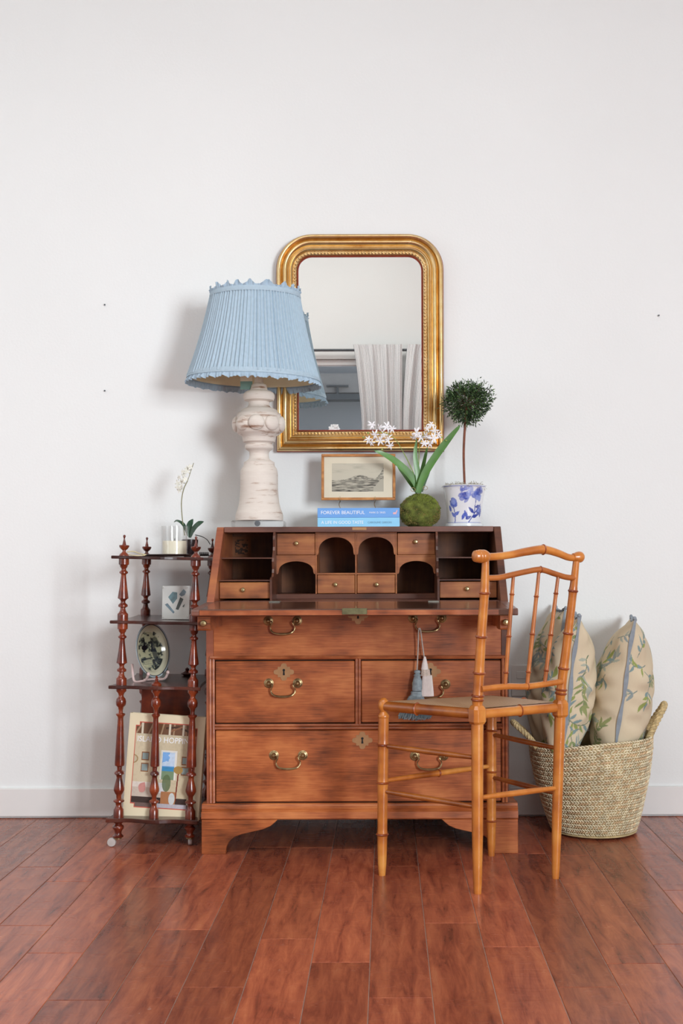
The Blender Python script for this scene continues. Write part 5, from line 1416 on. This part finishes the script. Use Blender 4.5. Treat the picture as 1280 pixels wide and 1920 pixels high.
def cream(r):
    tprof([(1231, 1.8), (1236, 3.2), (1245, 5.5), (1252, 6.5), (1253, 7), (1255, 7)], 796, 'tassel_cream', r, 'head')
    tprof([(1255, 7.5), (1262, 8.5), (1267, 9)], 797.5, 'tassel_cream2', r, 'netted_collar', flute=20, fa=.12)
    tprof([(1266, 8.5), (1278, 9.8), (1292, 11), (1305, 12)], 800.5, 'tassel_cream', r, 'skirt', seg=80, flute=40, fa=.10)
tassel('blue_tassel', 'slate blue key tassel with flared fringe hanging from the upper right pull', 'tassel', 785, 1181, [(788, 1178, -.008), (784.5, 1182, -.008), (783.5, 1215, 0), (781.5, 1257, 0)], blue)
tassel('cream_tassel', 'cream key tassel with pointed head hanging beside the blue tassel', 'tassel', 787, 1180, [(784, 1178, -.008), (788, 1182, -.008), (791.5, 1208, 0), (795, 1233, 0)], cream)

# ============================================================ basket
BXc, BYc = .709, 3.965
bk = root('seagrass_basket', 'woven seagrass basket with two loop handles in the right corner', 'basket', (BXc, BYc, 0))
def brad(t): return float(np.interp(t, [0, .04, .12, .3, .6, .85, 1], [.128, .146, .155, .171, .194, .206, .209]))
def btop(a): return .318 + .020 * cos(a) + .006 * sin(a) * -1 + .004 * sin(3 * a)
def bpt(a, t, dr=0):
    r = brad(t) + dr; z = .003 + (btop(a) - .003) * t
    return Vector((BXc - .010 * t + r * cos(a), BYc + r * .985 * sin(a), z))
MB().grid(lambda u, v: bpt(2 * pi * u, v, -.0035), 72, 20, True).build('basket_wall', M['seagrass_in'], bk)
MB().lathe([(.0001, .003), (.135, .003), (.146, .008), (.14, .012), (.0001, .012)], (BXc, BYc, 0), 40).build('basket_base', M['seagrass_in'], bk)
rn = random.Random(12)
wl_, wd_ = MB(), MB(); rows = 19; ns = 112
for r_ in range(rows):
    for k in range(ns):
        a = 2 * pi * (k + rn.uniform(-.12, .12)) / ns
        t0 = (r_ + .02) / rows; da = 2 * pi / ns
        for (half, mb, sgn) in ((1, wl_, 1), (0, wd_ if rn.random() < .55 else wl_, -1)):
            ta = t0 + (.50 if half else .02) / rows; tb = ta + .58 / rows
            # a0 at the bottom, a1 at the top of the stitch
            off = da * 1.15
            a0, a1 = (a + off * .5, a - off * .5) if sgn > 0 else (a - off * .5, a + off * .5)
            wv = da * .52; lift = rn.uniform(.0015, .0032)
            am, tm_ = (a0 + a1) / 2, (ta + tb) / 2
            q = [bpt(a0, ta, -.001), bpt(am + wv, tm_, .0002), bpt(a1, tb, -.001), bpt(am - wv, tm_, .0002), bpt(am * .6 + a0 * .4, tm_ * .6 + ta * .4, lift), bpt(am * .6 + a1 * .4, tm_ * .6 + tb * .4, lift)]
            mb.add(q, [(0, 1, 4), (4, 1, 5), (1, 2, 5), (2, 3, 5), (5, 3, 4), (3, 0, 4)])
wl_.build('weave', M['seagrass'], bk, kind='stuff', smooth=False); wd_.build('brown_weave', M['seagrass_brown'], bk, kind='stuff', smooth=False)
def braid(pts, rad, nm):
    c = crv(pts, 12); n = len(c); mb = MB()
    for s in range(3):
        path = []
        for i, p in enumerate(c):
            t = (c[min(i + 1, n - 1)] - c[max(i - 1, 0)]).normalized(); nn = t.cross(Vector((0, 1, .01))).normalized(); b = t.cross(nn)
            ph = i * .9 + s * 2.094; path.append(p + nn * cos(ph) * rad * .55 + b * sin(ph) * rad * .55)
        mb.tube(path, rad * .62, 7)
    return mb.build(nm, M['seagrass_handle'], bk)
braid([(BXc + .172, 3.89, .326), (BXc + .190, 3.895, .362), (BXc + .230, 3.93, .420), (BXc + .243, 3.965, .430), (BXc + .246, 4.0, .422), (BXc + .216, 4.035, .362), (BXc + .200, 4.04, .326)], .0105, 'handle')
braid([(BXc - .206, 3.89, .298), (BXc - .225, 3.895, .328), (BXc - .268, 3.93, .366), (BXc - .274, 3.965, .370), (BXc - .268, 4.0, .366), (BXc - .225, 4.035, .328), (BXc - .206, 4.04, .298)], .0088, 'handle')

# ---- cushions
def cushion(label, c, wd, ht, T, yaw, roll, pitch, seed, name='cushion', skew=0):
    rn = random.Random(seed); nu, nv = 200, 230
    mm = Matrix.Translation(c) @ Matrix.Rotation(pitch, 4, 'X') @ Matrix.Rotation(roll, 4, 'Y') @ Matrix.Rotation(yaw, 4, 'Z')
    r = root(name, label, 'cushion', c, 'leaf-print cushions in the basket')
    ph = [rn.uniform(0, 6) for _ in range(6)]
    bu = lambda u: T * max(0, 1 - abs(u) ** 2.6) ** .48
    fine = [-1 + 2 * (.5 - .5 * cos(pi * i / 600)) for i in range(601)]; al = [0]
    for a, b in zip(fine[:-1], fine[1:]): al.append(al[-1] + hypot((b - a) * wd, bu(b) - bu(a)))
    AL = al[-1]; US = np.interp(np.linspace(0, AL, nu + 1), al, fine)
    def edge(u, v):
        x = u * wd * (1 - .07 * (1 - v * v) - .10 * abs(v) ** 6 * 0); z = v * ht * (1 - .05 * (1 - u * u))
        return x, z
    def pt3(u, v, s):
        x, z = edge(u, v)
        b = max(0, 1 - abs(u) ** 2.6) ** .48 * max(0, 1 - abs(v) ** 2.1) ** .68
        wr = .006 * sin(9 * v + 2 * u + ph[0]) * (1 - b) + .005 * sin(23 * v + 5 * u + ph[1] + 2 * sin(5 * v)) * (u * u) + .0035 * sin(14 * v - 7 * u + ph[2] + 2 * sin(3 * v))
        return tuple(mm @ Vector((x, s * (T * b + (wr * min(1, b * 3))), z)))
    for s, nm in ((-1, 'cover'), (1, 'cover')):
        uu, vv = np.meshgrid(np.linspace(-AL / 2, AL / 2, nu + 1), np.linspace(-1, 1, nv + 1))
        # real cloth length across the bulge, so that the print is not stretched
        pr = Paint(uu / .1, vv * ht / .1, '#cdbda0')
        pr.m(fbm(uu * 60 + seed, vv * 6) * .6, '#d8c9ae', .6)
        for k in range(19):
            x, y = rn.uniform(-1.8, 1.8), rn.uniform(-2.6, 2.4); an = rn.uniform(0, 2 * pi); pts = [(x, y)]; bend = rn.uniform(-.35, .35)
            n = 6
            for i in range(n): an += bend; pts.append((pts[-1][0] + .19 * cos(an), pts[-1][1] + .19 * sin(an)))
            pr.line(pts, .016, rn.choice(['#6d7b62', '#71827c']))
            tone = rn.choice([('#8d9460', '#7f8c5c'), ('#a2a798', '#8a9492'), ('#8f9a55', '#7d9290')])
            for i in range(1, n + 1):
                (px, py) = pts[i]; aa = math.atan2(pts[i][1] - pts[i - 1][1], pts[i][0] - pts[i - 1][0])
                for sg in (-1, 1):
                    if rn.random() < .78: pr.leaf(px, py, aa + sg * rn.uniform(.5, .95), rn.uniform(.26, .42), rn.uniform(.04, .06), rn.choice(tone))
            pr.leaf(pts[-1][0], pts[-1][1], an, .5, .08, tone[0])
        mb = MB(); mb.v = [pt3(u, v, s) for v in np.linspace(-1, 1, nv + 1) for u in US]
        w = nu + 1; mb.f = [(j * w + i, j * w + i + 1, (j + 1) * w + i + 1, (j + 1) * w + i) for j in range(nv) for i in range(nu)]
        mb.build(nm, M['cushion'], r, colors=pr.c)
    ed = [(-1, v) for v in np.linspace(-1, 1, 30)] + [(u, 1) for u in np.linspace(-1, 1, 26)[1:]] + [(1, v) for v in np.linspace(1, -1, 30)[1:]] + [(u, -1) for u in np.linspace(1, -1, 26)[1:-1]]
    path = [mm @ Vector((edge(u, v)[0] * 1.006, .002 * sin(7 * v + ph[3]), edge(u, v)[1] * 1.006)) for u, v in ed]
    mb = MB(); n = len(path); V = []
    cc = mm @ Vector((0, 0, 0)); nrm = (mm.to_3x3() @ Vector((0, 1, 0)))
    for i, p in enumerate(path):
        o = (p - cc).normalized(); wv = 1 + .35 * sin(i * .9 + ph[4])
        V += [p - nrm * .0045 * wv - o * .004, p - nrm * .0055 * wv + o * .004, p + nrm * .0055 * wv + o * .004, p + nrm * .0045 * wv - o * .004]
    f = [(i * 4 + k, i * 4 + (k + 1) % 4, ((i + 1) % n) * 4 + (k + 1) % 4, ((i + 1) % n) * 4 + k) for i in range(n) for k in range(4)]
    mb.add(V, f).build('piping', M['piping'], r)
    # small knotted corner ears
    for (u, v) in ((-1, 1), (1, 1)):
        p = mm @ Vector((edge(u, v)[0], 0, edge(u, v)[1])); 
        MB().ball(p + Vector((0, 0, .004)), (.006, .005, .007), 10, 7).build('corner_knot', M['piping'], r)
CU = cushion
c3 = P(1166, 1290, 3.955)
cushion('leaf-print cushion standing edge-on at the right of the basket', (c3.x - .002, 3.965, c3.z - .04), .165, .280, .103, radians(80), radians(8.5), 0, 3)
c1 = P(1062, 1290, 3.885)
cushion('leaf-print cushion in the middle of the basket, front of the left pair', (c1.x + .008, 3.905, c1.z - .014), .105, .258, .088, radians(84), radians(7), 0, 9)
c2 = P(1032, 1272, 4.075)
cushion('leaf-print cushion at the back left of the basket by the wall', (c2.x + .004, 4.065, c2.z - .01), .100, .260, .086, radians(92), radians(6.5), 0, 17)
